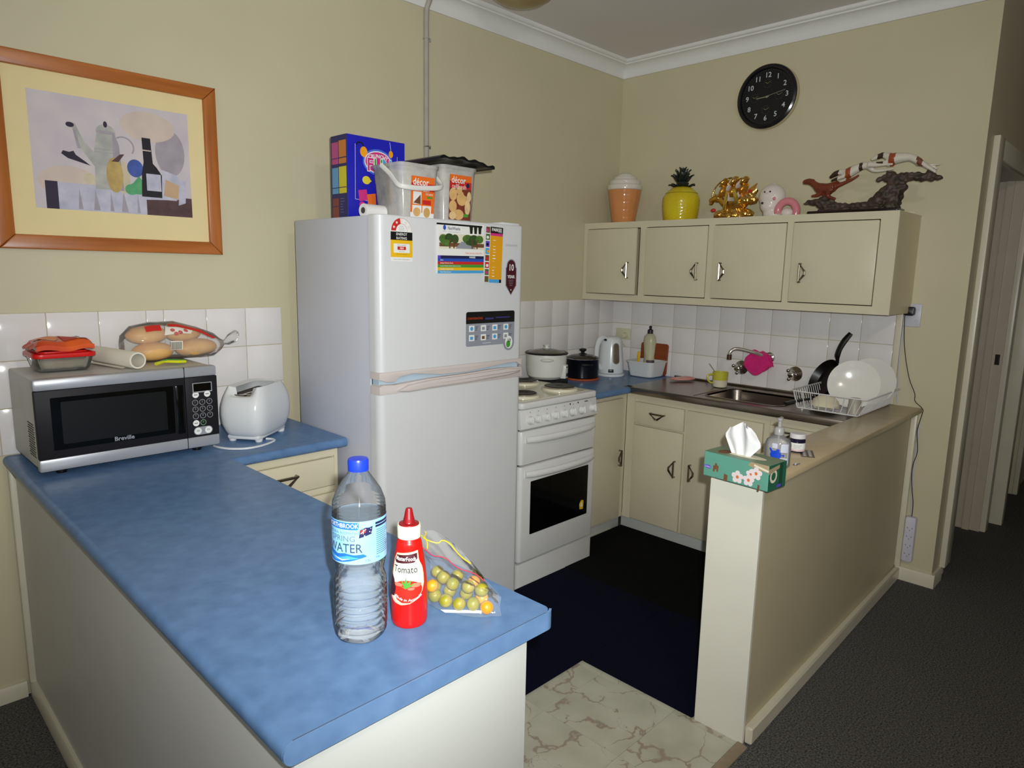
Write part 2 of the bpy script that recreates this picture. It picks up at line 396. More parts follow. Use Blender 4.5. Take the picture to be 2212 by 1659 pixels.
w2 = struct(B().box((-5.47, -3.4, .9), (-5.43, -1.8, .95)).box((-5.47, -3.4, 2.05), (-5.43, -1.8, 2.1)).box((-5.47, -3.4, .95), (-5.43, -3.35, 2.05)).box((-5.47, -1.85, .95), (-5.43, -1.8, 2.05)).build('window_2', m_skirt))
B().box((-5.452, -3.35, .95), (-5.448, -1.85, 2.05)).build('pane', m_pane, w2)

# cornice along both kitchen walls, mitred in the corner
prof = [(0, 2.661), (.010, 2.661), (.013, 2.668)]+[(.013+.056*(1-math.cos(PI/2*k/8)), 2.670+.054*math.sin(PI/2*k/8)) for k in range(9)]+[(.070, 2.731), (.080, 2.733), (.085, 2.737), (.085, CZ), (0, CZ)]
def cornice(name, pa, pb):
    b = B(); n = len(prof); b.add([pa(d, z) for d, z in prof]+[pb(d, z) for d, z in prof], [(i, (i+1) % n, n+(i+1) % n, n+i) for i in range(n)]+[tuple(range(n)), tuple(range(n, 2*n))])
    return struct(b.build(name, m_corn, smooth=25))
cornice('trim_1', lambda d, z: (-5.4, -d, z), lambda d, z: (-d, -d, z))
cornice('trim_2', lambda d, z: (-d, -d, z), lambda d, z: (-d, -1.96, z))

# skirting boards
def skirt_prof(h=.07, t=.016): return [(0, 0), (t, 0), (t, h-.012), (t-.006, h), (0, h)]
struct(B().prism([(-p, z) for p, z in skirt_prof(.055)], -5.4, -3.29, 'x').build('baseboard_back', m_skirt))
struct(B().prism([(-p, z) for p, z in skirt_prof(.066)], -1.803, -1.976, 'y').build('baseboard_right', m_skirt))
struct(B().prism([(HY-p, z) for p, z in skirt_prof(.066)], 0, .135, 'x').build('baseboard_hall', m_skirt))
# upright cover strips where the tiling and the divider meet the wall
struct(B().box((-.012, -1.712, .868), (0, -1.684, 1.79), 0, .003).build('trim_3', m_skirt))
struct(B().box((-.02, -1.825, .066), (0, -1.797, .845), 0, .006).build('trim_4', m_skirt))

# doorway in the hall: lining and architrave strips
m_jamb = M('hall_door_paint', (190, 178, 158), .35, var=.03)
d1 = struct(B().box((.225, HY-.001, 0), (.245, HY+.125, 2.03)).box((1.06, HY-.001, 0), (1.082, HY+.125, 2.03)).box((.225, HY-.001, 2.02), (1.082, HY+.125, 2.042)).box((1.045, HY+.05, 0), (1.06, HY+.085, 2.02)).build('door_1', m_jamb))
B().box((.128, HY-.026, .066), (.238, HY, 2.12), 0, .003).build('architrave', m_skirt, d1)
B().box((1.07, HY-.03, 0), (1.15, HY, 2.12), 0, .004).build('architrave', m_skirt, d1)
B().box((.238, HY-.02, 2.03), (1.07, HY, 2.12), 0, .004).build('architrave', m_skirt, d1)
B().box((1.058, HY+.012, 1.0), (1.0615, HY+.035, 1.06)).box((1.056, HY+.016, 1.018), (1.0605, HY+.03, 1.042)).build('strike_plate', m_chrome, d1)
d2 = struct(B().box((1.36, HY+.02, .01), (2.1, HY+.06, 2.04), 0, .003).build('door_2', m_jamb))
B().box((1.285, HY-.075, 0), (1.36, HY, 2.12), 0, .004).build('architrave', m_skirt, d2)
B().box((2.1, HY-.03, 0), (2.18, HY, 2.12), 0, .004).build('architrave', m_skirt, d2)
B().box((1.36, HY-.03, 2.04), (2.1, HY, 2.12), 0, .004).build('architrave', m_skirt, d2)
sbox('wall_back_room', (.12, -.6, 0), (3.2, -.5, CZ), m_wall)

# kitchen floor of marbled vinyl tiles, edged with a metal strip
fk = struct(B().box((-2.80, -1.835, 0), (-1.737, -1.675, .002)).box((-2.80, -1.675, 0), (-.46, -.45, .002)).build('floor_kitchen', m_grout))
P_ = .3065; tm = B().box((0, 0, 0), (P_-.0012, P_-.0012, .003), 0, .0006, 1).mesh('tile', m_vinyl)
for i in range(8):
    for j in range(5):
        x = -2.067-2*P_+i*P_; y = -1.607-P_+j*P_
        if x > -.6: continue
        if y < -1.835:
            if x > -1.74: continue
            o = link_mesh('tile', B().box((0, -1.834-y, 0), (min(P_-.0012, -1.7375-x), P_-.0012, .003), 0, .0006, 1).mesh('tile', m_vinyl), fk, (x, y, .002))
        else: o = link_mesh('tile', tm, fk, (x, y, .002))
tr5 = struct(B().prism([(-1.868, 0), (-1.868, .003), (-1.852, .008), (-1.836, .008), (-1.83, .003), (-1.83, 0)], -2.80, -1.737, 'x').build('trim_5', M('worn_floor_strip', (150, 134, 112), .45, .3, var=.1, scale=40)))
# dark carpet mats laid over the kitchen tiles
def fmat(label, x0, y0, x1, y1, m, z=.0055):
    tag(B().prism(rrect(x0, y0, x1, y1, .003, 2), z, z+.008, 'z', 0, .0012, 1).build('floor_mat', m), label, 'mat', 'dark carpet mats on the kitchen floor')
fmat('navy carpet mat in front of the fridge', -2.30, -1.20, -1.7465, -.70, m_mat)
fmat('navy carpet mat in front of the oven, corner toward the bare tiles', -1.7455, -1.2005, -1.1535, -.618, m_mat)
fmat('navy carpet mat beside the white end of the low divider wall', -1.738, -1.672, -1.1535, -1.2015, m_mat)
fmat('black carpet mat in the corner between oven and drawers', -1.1525, -1.103, -.46, -.46, m_mat2)
fmat('black carpet mat along the sink cupboards behind the divider', -1.1525, -1.672, -.46, -1.104, m_mat2)

# low divider wall with its laminate cap
wdv = B().prism([(-1.722, -1.682), (-1.722, -1.845), (0, -1.797), (0, -1.682)], 0, .845)
wdv = struct(wdv.build('wall_divider', m_divide))
B().prism([(-1.737, -1.678), (-1.737, -1.849), (-1.722, -1.849), (-1.722, -1.678)], 0.001, .846, 'z', 0, .002, 1).build('end_panel', m_cream2, wdv)
B().prism([(-1.728, -1.686), (-1.728, -1.862), (0, -1.838), (0, -1.686)], .846, .868, 'z', 0, .003, 2).build('cap', m_cap, wdv)
B().prism([(-1.722, -1.845), (-1.722, -1.872), (0, -1.824), (0, -1.797)], 0, .060, 'z', 0, .006, 1).build('skirting', m_skirt, wdv)

# wall tiles: grout bed and single tiles with rounded edges
TP = .153; tile_me = B().box((.0012, -.0045, .0012), (TP-.0012, 0, TP-.0012), 0, .0016, 2).mesh('tile', m_tile)
ROWS = (.852, 1.005, 1.158)
def tiles_back(xs, skip=lambda x, z: False):
    for x, w in xs:
        for z in ROWS:
            if abs(w-TP) < 1e-6: link_mesh('tile', tile_me, wall_back, (x, -.004, z))
            else: link_mesh('tile', B().box((.0012, -.0045, .0012), (w-.0012, 0, TP-.0012), 0, .0016, 2).mesh('tile', m_tile), wall_back, (x, -.004, z))
tiles_back([(-2.314-TP*(k+1), TP) for k in range(3)]+[(-2.833, .060)]+[(-2.833-TP*(k+1), TP) for k in range(4)])
B().box((-3.446, -.0042, .85), (-2.313, 0, 1.3115)).build('grout', m_grout, wall_back)
tiles_back([(-TP*(k+1), TP) for k in range(11)])
B().box((-1.684, -.0042, .85), (0, 0, 1.3115)).build('grout', m_grout, wall_back)
for k in range(11):
    for z in ROWS:
        o = link_mesh('tile', tile_me, wall_right, (-.004, -TP*k-.0, z)); o.rotation_euler = (0, 0, -PI/2)
B().box((-.0042, -1.684, .85), (0, 0, 1.3115)).build('grout', m_grout, wall_right)

# ================================================================ benches and cupboards
def handle(parent, c, along, point, out, name='handle'):
    """bent metal pull: a straight bar on two short posts with an arrow-shaped return"""
    c = Vector(c); a = Vector(along); p = Vector(point); o = Vector(out); b = B(); h = .043
    loop = [c-a*h+o*.018, c+a*h+o*.018, c+a*.007+p*.027+o*.020, c-a*.007+p*.027+o*.020]
    b.tube(loop, .0058, 6, closed=True, sub=0)
    for s in (-1, 1): b.cyl(c+a*h*s, c+a*h*s+o*.018, .0048, 0, 8)
    return b.build(name, m_brass, parent)

# blue L-shaped benchtop of the peninsula
bt = thing('benchtop', 'blue laminate L-shaped peninsula benchtop with rounded edges', 'benchtop', (-3.02, -1, .815))
poly = [(-3.292, -1.904), (-2.769, -1.904)]+[(-2.769+.02*math.cos(t), -1.884+.02*math.sin(t)) for t in [-PI/2+PI/2*k/6 for k in range(1, 7)]]+[(-2.749, -.512), (-2.323, -.512), (-2.323, -.008), (-3.292, -.008)]
def _edge(e):
    a, b = [v.co for v in e.verts]
    if abs(a.z-b.z) > 1e-4: return False
    if abs(a.y+1.904) < 1e-4 and abs(b.y+1.904) < 1e-4: return False
    if abs(a.y+.008) < 1e-4 and abs(b.y+.008) < 1e-4: return False
    if max(a.y, b.y) < -1.88 and abs(a.x+3.292) > 1e-4: return False
    return not (abs(a.x+2.323) < 1e-4 and abs(b.x+2.323) < 1e-4)
B().prism(poly, .815, .850, 'z', 0, .0155, 5, _edge).build('top', m_blue, bt, 40)
ep = [(-3.292+.0165-.0165*math.cos(t), .8325+.0175*math.sin(t)) for t in [-PI/2+PI*k/10 for k in range(11)]]+[(-2.765, .85), (-2.765, .815)]
arc = [-PI/2+PI/2*k/8 for k in range(5)]
B().prism(ep, -1.9085, -1.9046, 'y').build('edge_strip', m_blue2, bt)
B().prism([(-2.7652, -1.9046)]+[(-2.7652+.0245*math.cos(t)*.98, -1.884+.0245*math.sin(t)) for t in arc]+[(-2.7652+.0195*math.cos(t), -1.884+.0195*math.sin(t)) for t in arc[::-1]], .815, .850).build('edge_strip', m_blue2, bt)
B().prism([(-3.276, -1.9055), (-2.768, -1.9055), (-2.768, -1.904), (-3.276, -1.904)], .8497, .8503).build('seam', M('edge_seam', (70, 84, 104), .6), bt)

# cupboard under the peninsula
pc = thing('peninsula_cupboard', 'cream and white panelled cupboard under the blue peninsula bench', 'cabinet', (-3.03, -.95, 0))
B().box((-3.258, -1.868, .0), (-2.80, -.012, .812)).build('carcass', m_divide, pc)
B().box((-3.266, -1.886, .001), (-2.797, -1.868, .812), 0, .002).build('end_panel', m_pen, pc)
B().box((-3.266, -1.866, .055), (-3.258, -.03, .812)).build('back_panel', M('peninsula_back_paint', (206, 203, 196), .5, var=.03, scale=5), pc)
B().prism([(-3.266-p, z) for p, z in skirt_prof(.055, .014)], 0, 1.0, 'y').build('skirting', m_skirt, pc) if False else B().prism([(-3.282, 0), (-3.258, 0), (-3.258, .055), (-3.276, .055), (-3.282, .045)], -1.866, -.018, 'y').build('skirting', m_skirt, pc)
B().box((-3.284, -.03, .05), (-3.258, -.006, .812), 0, .006).build('corner_strip', m_skirt, pc)
B().box((-3.258, -1.87, .806), (-2.80, -.012, .815)).build('shadow_packer', m_dark, pc)  # packing strip coloured near-black to stand in for the shadow line under the bench
# drawer unit below the return of the bench
du = thing('drawer_unit', 'cream drawer cupboard between blue bench return and fridge', 'cabinet', (-2.58, -.25, 0))
B().box((-2.798, -.478, .08), (-2.352, -.012, .814)).box((-2.798, -.44, 0), (-2.352, -.012, .08)).build('carcass', m_cream, du)
B().box((-2.798, -.486, .787), (-2.352, -.478, .814)).box((-2.366, -.486, .08), (-2.352, -.478, .787)).box((-2.798, -.486, .655), (-2.366, -.478, .672)).build('face_frame', m_cream, du)
for k, (z0, z1) in enumerate(((.676, .783), (.545, .648), (.4, .54))):
    dr = B().box((-2.78, -.497, z0), (-2.371, -.479, z1), 0, .004).build('drawer', m_cream, du)
    handle(dr, (-2.57, -.497, (z0+z1)/2+.012), (1, 0, 0), (0, 0, -1), (0, -1, 0))

# right hand benches: blue corner bench and base cupboards
cb = thing('corner_benchtop', 'blue laminate benchtop in the corner between stove and sink', 'benchtop', (-.47, -.25, .82))
B().prism([(-.944, -.008), (-.944, -.545), (-.50, -.545), (-.50, -.492), (-.008, -.492), (-.008, -.008)], .82, .855, 'z', 0, .0145, 4, lambda e: all(abs(v.co.y+.545) < 1e-4 for v in e.verts) and abs(e.verts[0].co.z-e.verts[1].co.z) < 1e-4).build('top', m_blue, cb)
c1 = thing('corner_cupboard', 'narrow cream cupboard right beside the oven', 'cabinet', (-.72, -.25, 0))
B().box((-.944, -.487, .085), (-.50, -.012, .819)).build('carcass', m_cream, c1)
B().box((-.944, -.44, 0), (-.46, -.012, .085), 0, .002).build('plinth', m_pen, c1)
dr = B().box((-.938, -.505, .10), (-.55, -.488, .79), 0, .004).build('door', m_cream, c1)
handle(dr, (-.575, -.505, .45), (0, 0, 1), (-1, 0, 0), (0, -1, 0))
B().lathe([(.0, 0), (.013, 0), (.015, .004), (.011, .006), (0, .006)], 14).at().build('cover_disc', M('aged_cream_disc', (176, 160, 116), .5), None) if False else None
B().at((-.865, -.506, .657), (PI/2, 0, 0)).lathe([(0, 0), (.012, 0), (.012, .003), (.006, .004), (0, .004)], 14).build('cover_disc', M('aged_cream_disc', (176, 160, 116), .5), c1)
c2 = thing('sink_cupboard', 'long cream cupboard with drawer and doors below the steel sink', 'cabinet', (-.25, -1.1, 0))
b = B().box((-.487, -1.68, .085), (-.465, -.50, .819))
b.box((-.487, -1.68, .085), (-.012, -1.665, .819)).box((-.465, -1.68, .085), (-.012, -.49, .10)).box((-.03, -1.68, .085), (-.012, -.49, .819)).build('carcass', m_cream, c2)
B().box((-.497, -.542, .085), (-.46, -.488, .819)).box((-.493, -1.68, .79), (-.487, -.5, .819)).box((-.493, -.872, .085), (-.487, -.858, .79)).box((-.493, -1.318, .085), (-.487, -1.292, .79)).build('face_frame', m_cream, c2)
B().box((-.45, -1.68, 0), (-.435, -.45, .085), 0, .002).build('plinth', m_pen, c2)
dr = B().box((-.506, -.856, .650), (-.488, -.546, .772), 0, .004).build('drawer', m_cream, c2)
handle(dr, (-.506, -.70, .722), (0, 1, 0), (0, 0, -1), (-1, 0, 0))
dr = B().box((-.506, -.856, .092), (-.488, -.546, .640), 0, .004).build('door', m_cream, c2)
handle(dr, (-.506, -.822, .44), (0, 0, 1), (0, 1, 0), (-1, 0, 0))
dr = B().box((-.506, -1.288, .092), (-.488, -.876, .772), 0, .004).build('door', m_cream, c2)
handle(dr, (-.506, -.915, .44), (0, 0, 1), (0, -1, 0), (-1, 0, 0))
dr = B().box((-.506, -1.672, .092), (-.488, -1.322, .772), 0, .004).build('door', m_cream, c2)
handle(dr, (-.506, -1.40, .752), (0, 1, 0), (0, 0, -1), (-1, 0, 0))

# stainless sink top with bowl
sk = thing('kitchen_sink', 'stainless steel sink top with bowl below the tap', 'sink', (-.27, -1.1, .82))
zt = .855; bx0, bx1, by0, by1 = -.46, -.12, -1.345, -.925
X0, X1, Y0, Y1 = -.545, -.008, -1.681, -.494
b = B()
b.box((X0, Y0, .845), (X1, by0, zt)).box((X0, by1, .845), (X1, Y1, zt)).box((X0, by0, .845), (bx0, by1, zt)).box((bx1, by0, .845), (X1, by1, zt))
b.box((X0-.006, Y0, .822), (X0+.006, Y1, zt+.003), 0, .005, 2).box((-.022, Y0, zt), (-.008, Y1, zt+.012), 0, .003)
b.build('top', m_steel, sk)
rr = rrect(bx0, by0, bx1, by1, .06, 5); nb = len(rr)
rb = rrect(bx0+.02, by0+.02, bx1-.02, by1-.02, .05, 5)
cc = [(bx1, by0), (bx1, by1), (bx0, by1), (bx0, by0)]
b = B(); vs = [(x, y, zt+.0012) for x, y in rr]+[(x, y, zt-.01) for x, y in rr]+[(x, y, zt-.15) for x, y in rb]
fs = [(i, (i+1) % nb, nb+(i+1) % nb, nb+i) for i in range(nb)]+[(nb+i, nb+(i+1) % nb, 2*nb+(i+1) % nb, 2*nb+i) for i in range(nb)]+[tuple(range(2*nb, 3*nb))]
b.add(vs, fs)
for q in range(4):                       # corner webs between round bowl and square opening
    seg = rr[q*6:(q+1)*6]; b.add([(*cc[q], zt+.0006)]+[(x, y, zt+.0006) for x, y in seg], [tuple(range(7))])
b.build('bowl', m_steel, sk, 40)
B().tube([(x, y, zt+.001) for x, y in rr], .004, 6, closed=True).build('bowl_rim', m_steel, sk, 40)
B().lathe([(0, 0), (.03, 0), (.035, .003), (.04, .002), (.04, -.002), (0, -.002)], 20, c=((bx0+bx1)/2, (by0+by1)/2, zt-.148)).build('drain', m_chrome, sk)
B().box((-.50, -.905, zt), (-.05, -.901, zt+.002), 0, .001, 1).build('drainer_edge', m_steel, sk)

# wall cupboards
wc = thing('wall_cupboard', 'cream wall cupboard with four doors over the sink', 'cabinet', (-.16, -.87, 1.316))
XC = -.317
b = B().box((XC+.001, -1.722, 1.317), (-.002, -.02, 1.334)).box((XC+.001, -1.722, 1.75), (-.002, -.02, 1.768)).box((-.014, -1.722, 1.334), (-.002, -.02, 1.75)).box((XC, -1.739, 1.316), (-.001, -1.722, 1.769)).box((XC, -.02, 1.316), (-.001, -.004, 1.769))
b.box((XC+.02, -.84, 1.334), (-.014, -.83, 1.75)).build('carcass', M('cream_enamel_side', (206, 192, 156), .35, var=.03), wc)
ys = [(-.034, -.405), (-.453, -.833), (-.872, -1.25), (-1.286, -1.664)]
b = B().box((XC-.014, -1.740, 1.735), (XC-.0005, -.002, 1.7695)).box((XC-.014, -1.740, 1.3155), (XC-.0005, -.002, 1.352))
for a, c in ((-.002, -.031), (-.409, -.449), (-.836, -.869), (-1.253, -1.283), (-1.667, -1.740)): b.box((XC-.014, a, 1.352), (XC-.0005, c, 1.735))
b.build('face_frame', m_cream, wc)
for k, (a, c) in enumerate(ys):
    hy = a; zz = B()
    if k == 0: zz.T = Matrix.Translation((XC-.016, a, 0)) @ Matrix.Rotation(math.radians(-4.5), 4, 'Z')
    else: zz.T = Matrix.Translation((XC-.016, a, 0))
    zz.box((-.006, 0, 1.356), (.012, c-a, 1.731), 0, .003)
    dr = zz.build('door', m_cream, wc)
    if k < 2: q = (zz.T @ Vector((-.006, c-a+.046, 1.494))); handle(dr, q, (0, 0, 1), (0, 1, 0), (-1, 0, 0))
    else: q = (zz.T @ Vector((-.006, -.05, 1.494))); handle(dr, q, (0, 0, 1), (0, -1, 0), (-1, 0, 0))
# ================================================================ fridge
W_ = M('print_white', (232, 232, 228), .5, var=.01); K_ = M('print_black', (14, 14, 16), .5, var=.05); RD = M('print_red', (196, 40, 36), .5, var=.03)
YL = M('print_yellow', (232, 184, 24), .5, var=.03); OR = M('print_orange', (232, 110, 34), .5, var=.03); GN = M('print_green', (70, 150, 50), .5, var=.05)
BL = M('print_blue', (40, 80, 180), .5, var=.04); NV = M('print_navy', (28, 32, 74), .5, var=.05); LB = M('print_light_blue', (70, 160, 214), .5, var=.04)
PK = M('print_pink', (206, 50, 128), .5, var=.04); BR = M('print_brown', (112, 74, 46), .6, var=.15, scale=60); TN = M('print_tan', (214, 172, 112), .6, var=.1, scale=40)
GY = M('print_grey', (142, 146, 156), .5, var=.03); MA = M('print_maroon', (70, 18, 30), .45, var=.05); SK = M('print_pale', (222, 214, 190), .6, var=.04)
LF = M('print_leaf', (74, 110, 44), .6, var=.3, scale=90); TR = M('print_bark', (92, 62, 42), .6, var=.3, scale=90); VI = M('print_violet', (90, 70, 190), .5, var=.05)
fr = thing('fridge', 'white two-door fridge freezer standing between bench and stove', 'fridge', (-1.96, -.43, 0))
fx0, fx1, fyf = -2.320, -1.606, -.719
B().box((fx0+.006, -.655, .03), (fx1-.006, -.144, 1.655), 0, .004).box((fx0+.02, -.64, 0), (fx1-.02, -.16, .03)).build('body', m_fridge2, fr)
def fdoor(name, z0, z1):
    r = .028
    pl = [(fx1, -.662)]+[(fx1-r+r*math.cos(t), fyf+r-r*math.sin(t)) for t in [PI/2*k/6 for k in range(7)]]+[(fx0+r-r*math.sin(t), fyf+r-r*math.cos(t)) for t in [PI/2*k/6 for k in range(7)]]+[(fx0, -.662)]
    return B().prism(pl, z0, z1, 'z', 0, .003, 1, lambda e: abs(e.verts[0].co.z-e.verts[1].co.z) < 1e-5).build(name, m_fridge, fr)
d_up = fdoor('freezer_door', 1.116, 1.657); d_lo = fdoor('fridge_door', .045, 1.040)
B().box((fx0+.01, -.664, .04), (fx1-.01, -.650, 1.655)).build('door_seal', m_recess, fr)
def loft_wrap(poly, m, name, par, y0, y1, bev=.003):
    return B().prism(poly, y0, y1, 'y', 0, bev, 2, lambda e: all(abs(v.co.y-y0) < 1e-5 for v in e.verts)).build(name, m, par)
ft = [(-2.320, 1.118), (-2.320, 1.093), (-2.29, 1.083), (-2.256, 1.080), (-2.247, 1.086), (-2.236, 1.096), (-2.178, 1.103), (-2.098, 1.095), (-2.043, 1.088), (-1.925, 1.087), (-1.80, 1.095), (-1.70, 1.102), (-1.64, 1.104), (-1.624, 1.095), (-1.61, 1.088), (-1.606, 1.118)]
loft_wrap(ft, m_trimpink, 'grip_trim', d_up, fyf-.001, -.664)
lt = [(-2.320, 1.040), (-2.320, 1.068), (-2.305, 1.0745), (-2.256, 1.071), (-2.20, 1.074), (-2.098, 1.079), (-1.925, 1.0805), (-1.80, 1.085), (-1.734, 1.086), (-1.65, 1.083), (-1.612, 1.080), (-1.606, 1.060), (-1.606, 1.040)]
loft_wrap(lt, m_trimpink, 'grip_trim', d_lo, fyf-.002, -.664)
hb = [(-2.25, 1.048), (-2.20, 1.040), (-2.098, 1.044), (-1.925, 1.046), (-1.70, 1.054), (-1.63, 1.062), (-1.625, 1.075), (-1.70, 1.083), (-1.80, 1.080), (-1.925, 1.077), (-2.098, 1.074), (-2.20, 1.066)]
B().prism(hb, fyf-.016, fyf+.004, 'y', 0, .008, 4, lambda e: all(abs(v.co.y-(fyf-.016)) < 1e-5 for v in e.verts)).build('handle', m_trimpink, d_lo)
B().box((-2.31, -.70, 1.068), (-1.615, -.66, 1.104)).build('grip_recess', m_recess, fr)
B().box((-1.72, -.70, 1.657), (-1.62, -.60, 1.668), 0, .004).build('hinge_cover', m_fridge, fr)
fp = lambda x, z: plane((x, fyf-.0006, z), (1, 0, 0), (0, 0, 1))
# energy rating sticker
d = D(); w = .046
d.poly([(-w, -.07)]+[(w, -.07)]+[(w*math.cos(t), .030+w*math.sin(t)) for t in [PI*k/16 for k in range(17)]], 0)
d.rect(-w, -.056, w, .002, 2, 1); d.rect(-w, .002, w, .030, 1, 1)
d.ring(0, .033, .024, .043, 3, 1, 12, PI*.55, PI); d.ring(0, .033, .0425, .0435, 3, 1, 20, 0, PI); d.ring(0, .033, .0235, .0245, 3, 1, 20, 0, PI)
for t in (.88, .70): d.star(.034*math.cos(PI*t), .033+.034*math.sin(PI*t), .006, 0, 2)
for t in (.50, .32, .14):
    cx, cy = .034*math.cos(PI*t), .033+.034*math.sin(PI*t); d.star(cx, cy, .006, 3, 2); d.star(cx, cy, .005, 0, 3)
d.text('ENERGY', 0, .0218, .0125, 0, 3, .012); d.text('RATING', 0, .0082, .0125, 0, 3, .012)
d.text('The more', 0, .049, .004, 1, 3); d.text('stars the more', 0, .043, .004, 1, 3); d.text('energy efficient', 0, .037, .004, 1, 3)
d.rect(-.034, -.041, .034, -.010, 0, 2); d.text('Energy consumption', 0, -.0145, .0045, 1, 3); d.rect(-.018, -.031, .018, -.0195, 3, 3); d.text('464', 0, -.0253, .011, 0, 4, .02); d.text('kWh per year', 0, -.036, .0042, 1, 3)
d.text('When tested in accordance with', 0, -.0455, .0033, 1, 3); d.text('Compare models at energyrating.gov.au', 0, -.063, .0044, 1, 3)
d.build('energy_sticker', [W_, K_, YL, RD], d_up, fp(-2.222, 1.572))
# ten year badge
d = D(); bo = [(-.028, -.075), (0, -.112), (.028, -.075), (.028, -.008), (.024, -.004)]+[(.023*math.cos(t), .002+.023*math.sin(t)) for t in [PI*k/10 for k in range(11)]]+[(-.024, -.004), (-.028, -.008)]
d.poly([(x*1.12, (y+.04)*1.06-.04) for x, y in bo], 1, 0); d.poly(bo, 0, 1); d.text('10', 0, -.006, .036, 2, 2, .02, sx=.85); d.text('YEAR', 0, -.042, .017, 2, 2, .03)
for k in range(4): d.rect(-.014+k*.002, -.056-k*.007, .014-k*.002, -.0545-k*.007, 1, 2)
d.star(0, -.094, .005, 2, 2, 4, .35)
d.build('warranty_badge', [MA, GY, W_], d_up, fp(-1.682, 1.495))
# door features label
d = D(); lw = .1325
d.rrect(-lw, -.068, lw, .066, .009, 1, 0, (0, 1, 1, 1)); d.ell(.101, -.064, .0315, .032, 1, 0); d.rrect(-lw, .020, lw, .066, .009, 0, 1, (0, 1, 1, 0))
d.text('CHANGHONG', -.085, .040, .012, 2, 2, .02); d.rect(-.032, .034, .014, .041, 3, 2); d.rect(.026, .038, .105, .043, 3, 2)
for r in range(2):
    for c in range(4):
        x = -.103+c*.062; z = .001-r*.036
        d.rect(x-.014, z-.012, x+.014, z+.012, 4, 2); (d.ell(x, z, .008, .008, 5, 3, 12) if (r+c) % 3 == 0 else d.rect(x-.008, z-.007, x+.007, z+.005, [6, 1, 5, 7][(r*2+c) % 4], 3))
        for q in range(3): d.rect(x+.018, z+.005-q*.006, x+.034-q*.003, z+.007-q*.006, 8, 2)
d.ell(.101, -.062, .021, .026, 4, 2); d.ell(.098, -.070, .012, .014, 9, 3); d.text('10', .102, -.056, .02, 10, 4, .03); d.rect(-.045, -.059, .0, -.0575, 4, 2)
d.build('feature_label', [K_, GY, M('print_dim_orange', (170, 56, 24), .5), M('print_dim_violet', (52, 50, 110), .5), W_, LB, TN, BR, NV, GN, M('print_deep_green', (30, 80, 30), .5)], d_up, fp(-1.79, 1.252))
D().text('CHANGHONG', 0, 0, .0125, 0, 1, 0, sx=.82).build('maker_lettering', [GY], d_up, fp(-1.683, 1.577))
# papers stuck to the freezer door
wg = thing('waste_guide', 'white and striped waste services calendar stuck on the freezer door', 'calendar', (-1.95, fyf-.001, 1.46))
B().box((-2.066, fyf-.0045, 1.464), (-1.838, fyf-.001, 1.646)).build('pages', W_, wg)
B().box((-2.068, fyf-.0055, 1.637), (-1.848, fyf-.0008, 1.6435)).build('binding', K_, wg)
d = D(); w, h = .114, .091
d.rect(-w, -h, w, h, 0); d.rect(-w+.008, -.002, w, .052, 1, 1)
d.rect(-w+.008, .006, w, .02, 14, 2); d.poly([(-.03, .0), (.075, .0), (.02, .024), (0, .026)], 2, 3)
for (cx, cy, rx, ry, m) in ((-.088, .034, .02, .016, 3), (-.06, .036, .022, .018, 4), (-.032, .034, .018, .017, 4), (-.075, .02, .022, .012, 3), (.03, .036, .026, .016, 3), (.062, .034, .026, .018, 4), (.09, .036, .02, .015, 3), (.05, .022, .03, .01, 4)): d.ell(cx, cy, rx, ry, m, 4, 14)
for x in (-.06, -.04, .05, .075): d.rect(x, .0, x+.006, .034, 5, 5)
d.ell(-.082, .074, .007, .009, 6, 2); d.text('NetWaste', -.082, .061, .004, 7, 2); d.text('NetWaste', -.037, .0715, .0165, 7, 2, .01, sx=.85); d.text('A Community Approach', -.035, .059, .0055, 8, 2)
for x in (.048, .070, .092):
    d.poly([(x-.006, .056), (x+.006, .056), (x+.0085, .080), (x-.0085, .080)], 9, 3); d.rect(x-.0095, .079, x+.0095, .083, 9, 3)
d.text('Waste Services Guide 2016', .062, -.016, .0095, 10, 2, .01, sx=.8)
for k, (m, t) in enumerate(((7, ''), (6, 'About'), (11, 'Garbage Collection Service'), (12, 'Food and Garden Waste Collection Service'), (13, 'Recycling Collection Service'), (15, 'Other Waste Services'))):
    z = -.026-k*.0108; d.rect(-w, z-.0108, w, z, m, 1)
    if t: d.text(t, -w+.012, z-.0055, .007, 0, 2, .01, left=True, sx=.8)
d.rect(-w, -.037, -w+.014, -.026, 16, 2); d.text('PARKES', .055, -.0315, .009, 0, 2, .03)
d.build('cover_print', [W_, SK, GY, LF, M('print_dark_leaf', (48, 74, 32), .6, var=.3, scale=90), TR, BL, NV, GY, M('print_bin', (30, 36, 18), .5), OR, RD, GN, YL, BR, LB, VI], wg, lambda x, z, hh: Vector((-1.952+x, fyf-.0048-hh, 1.555+z+x*.012)))
pk = thing('bus_bookmark', 'yellow town visitor bookmark with photo strip on freezer door', 'leaflet', (-1.785, fyf-.001, 1.43))
tilt = .03
pf = lambda x, z, hh: Vector((-1.786+x*math.cos(tilt)+z*math.sin(tilt), fyf-.006-hh, 1.537+z*math.cos(tilt)-x*math.sin(tilt)))
B().prism([tuple((pf(x, z, 0).x, pf(x, z, 0).z)) for x, z in ((-.046, -.107), (.046, -.107), (.046, .107), (-.046, .107))], fyf-.0058, fyf-.0046, 'y').build('card', W_, pk)
d = D(); d.rect(-.046, -.107, .046, .107, 0); d.rect(-.022, -.094, .046, .073, 1, 1); d.rect(-.022, .083, .046, .107, 2, 1); d.rect(-.022, .073, .046, .083, 3, 1); d.rect(-.022, -.107, .034, -.094, 4, 1); d.rect(.034, -.107, .046, -.094, 2, 1)
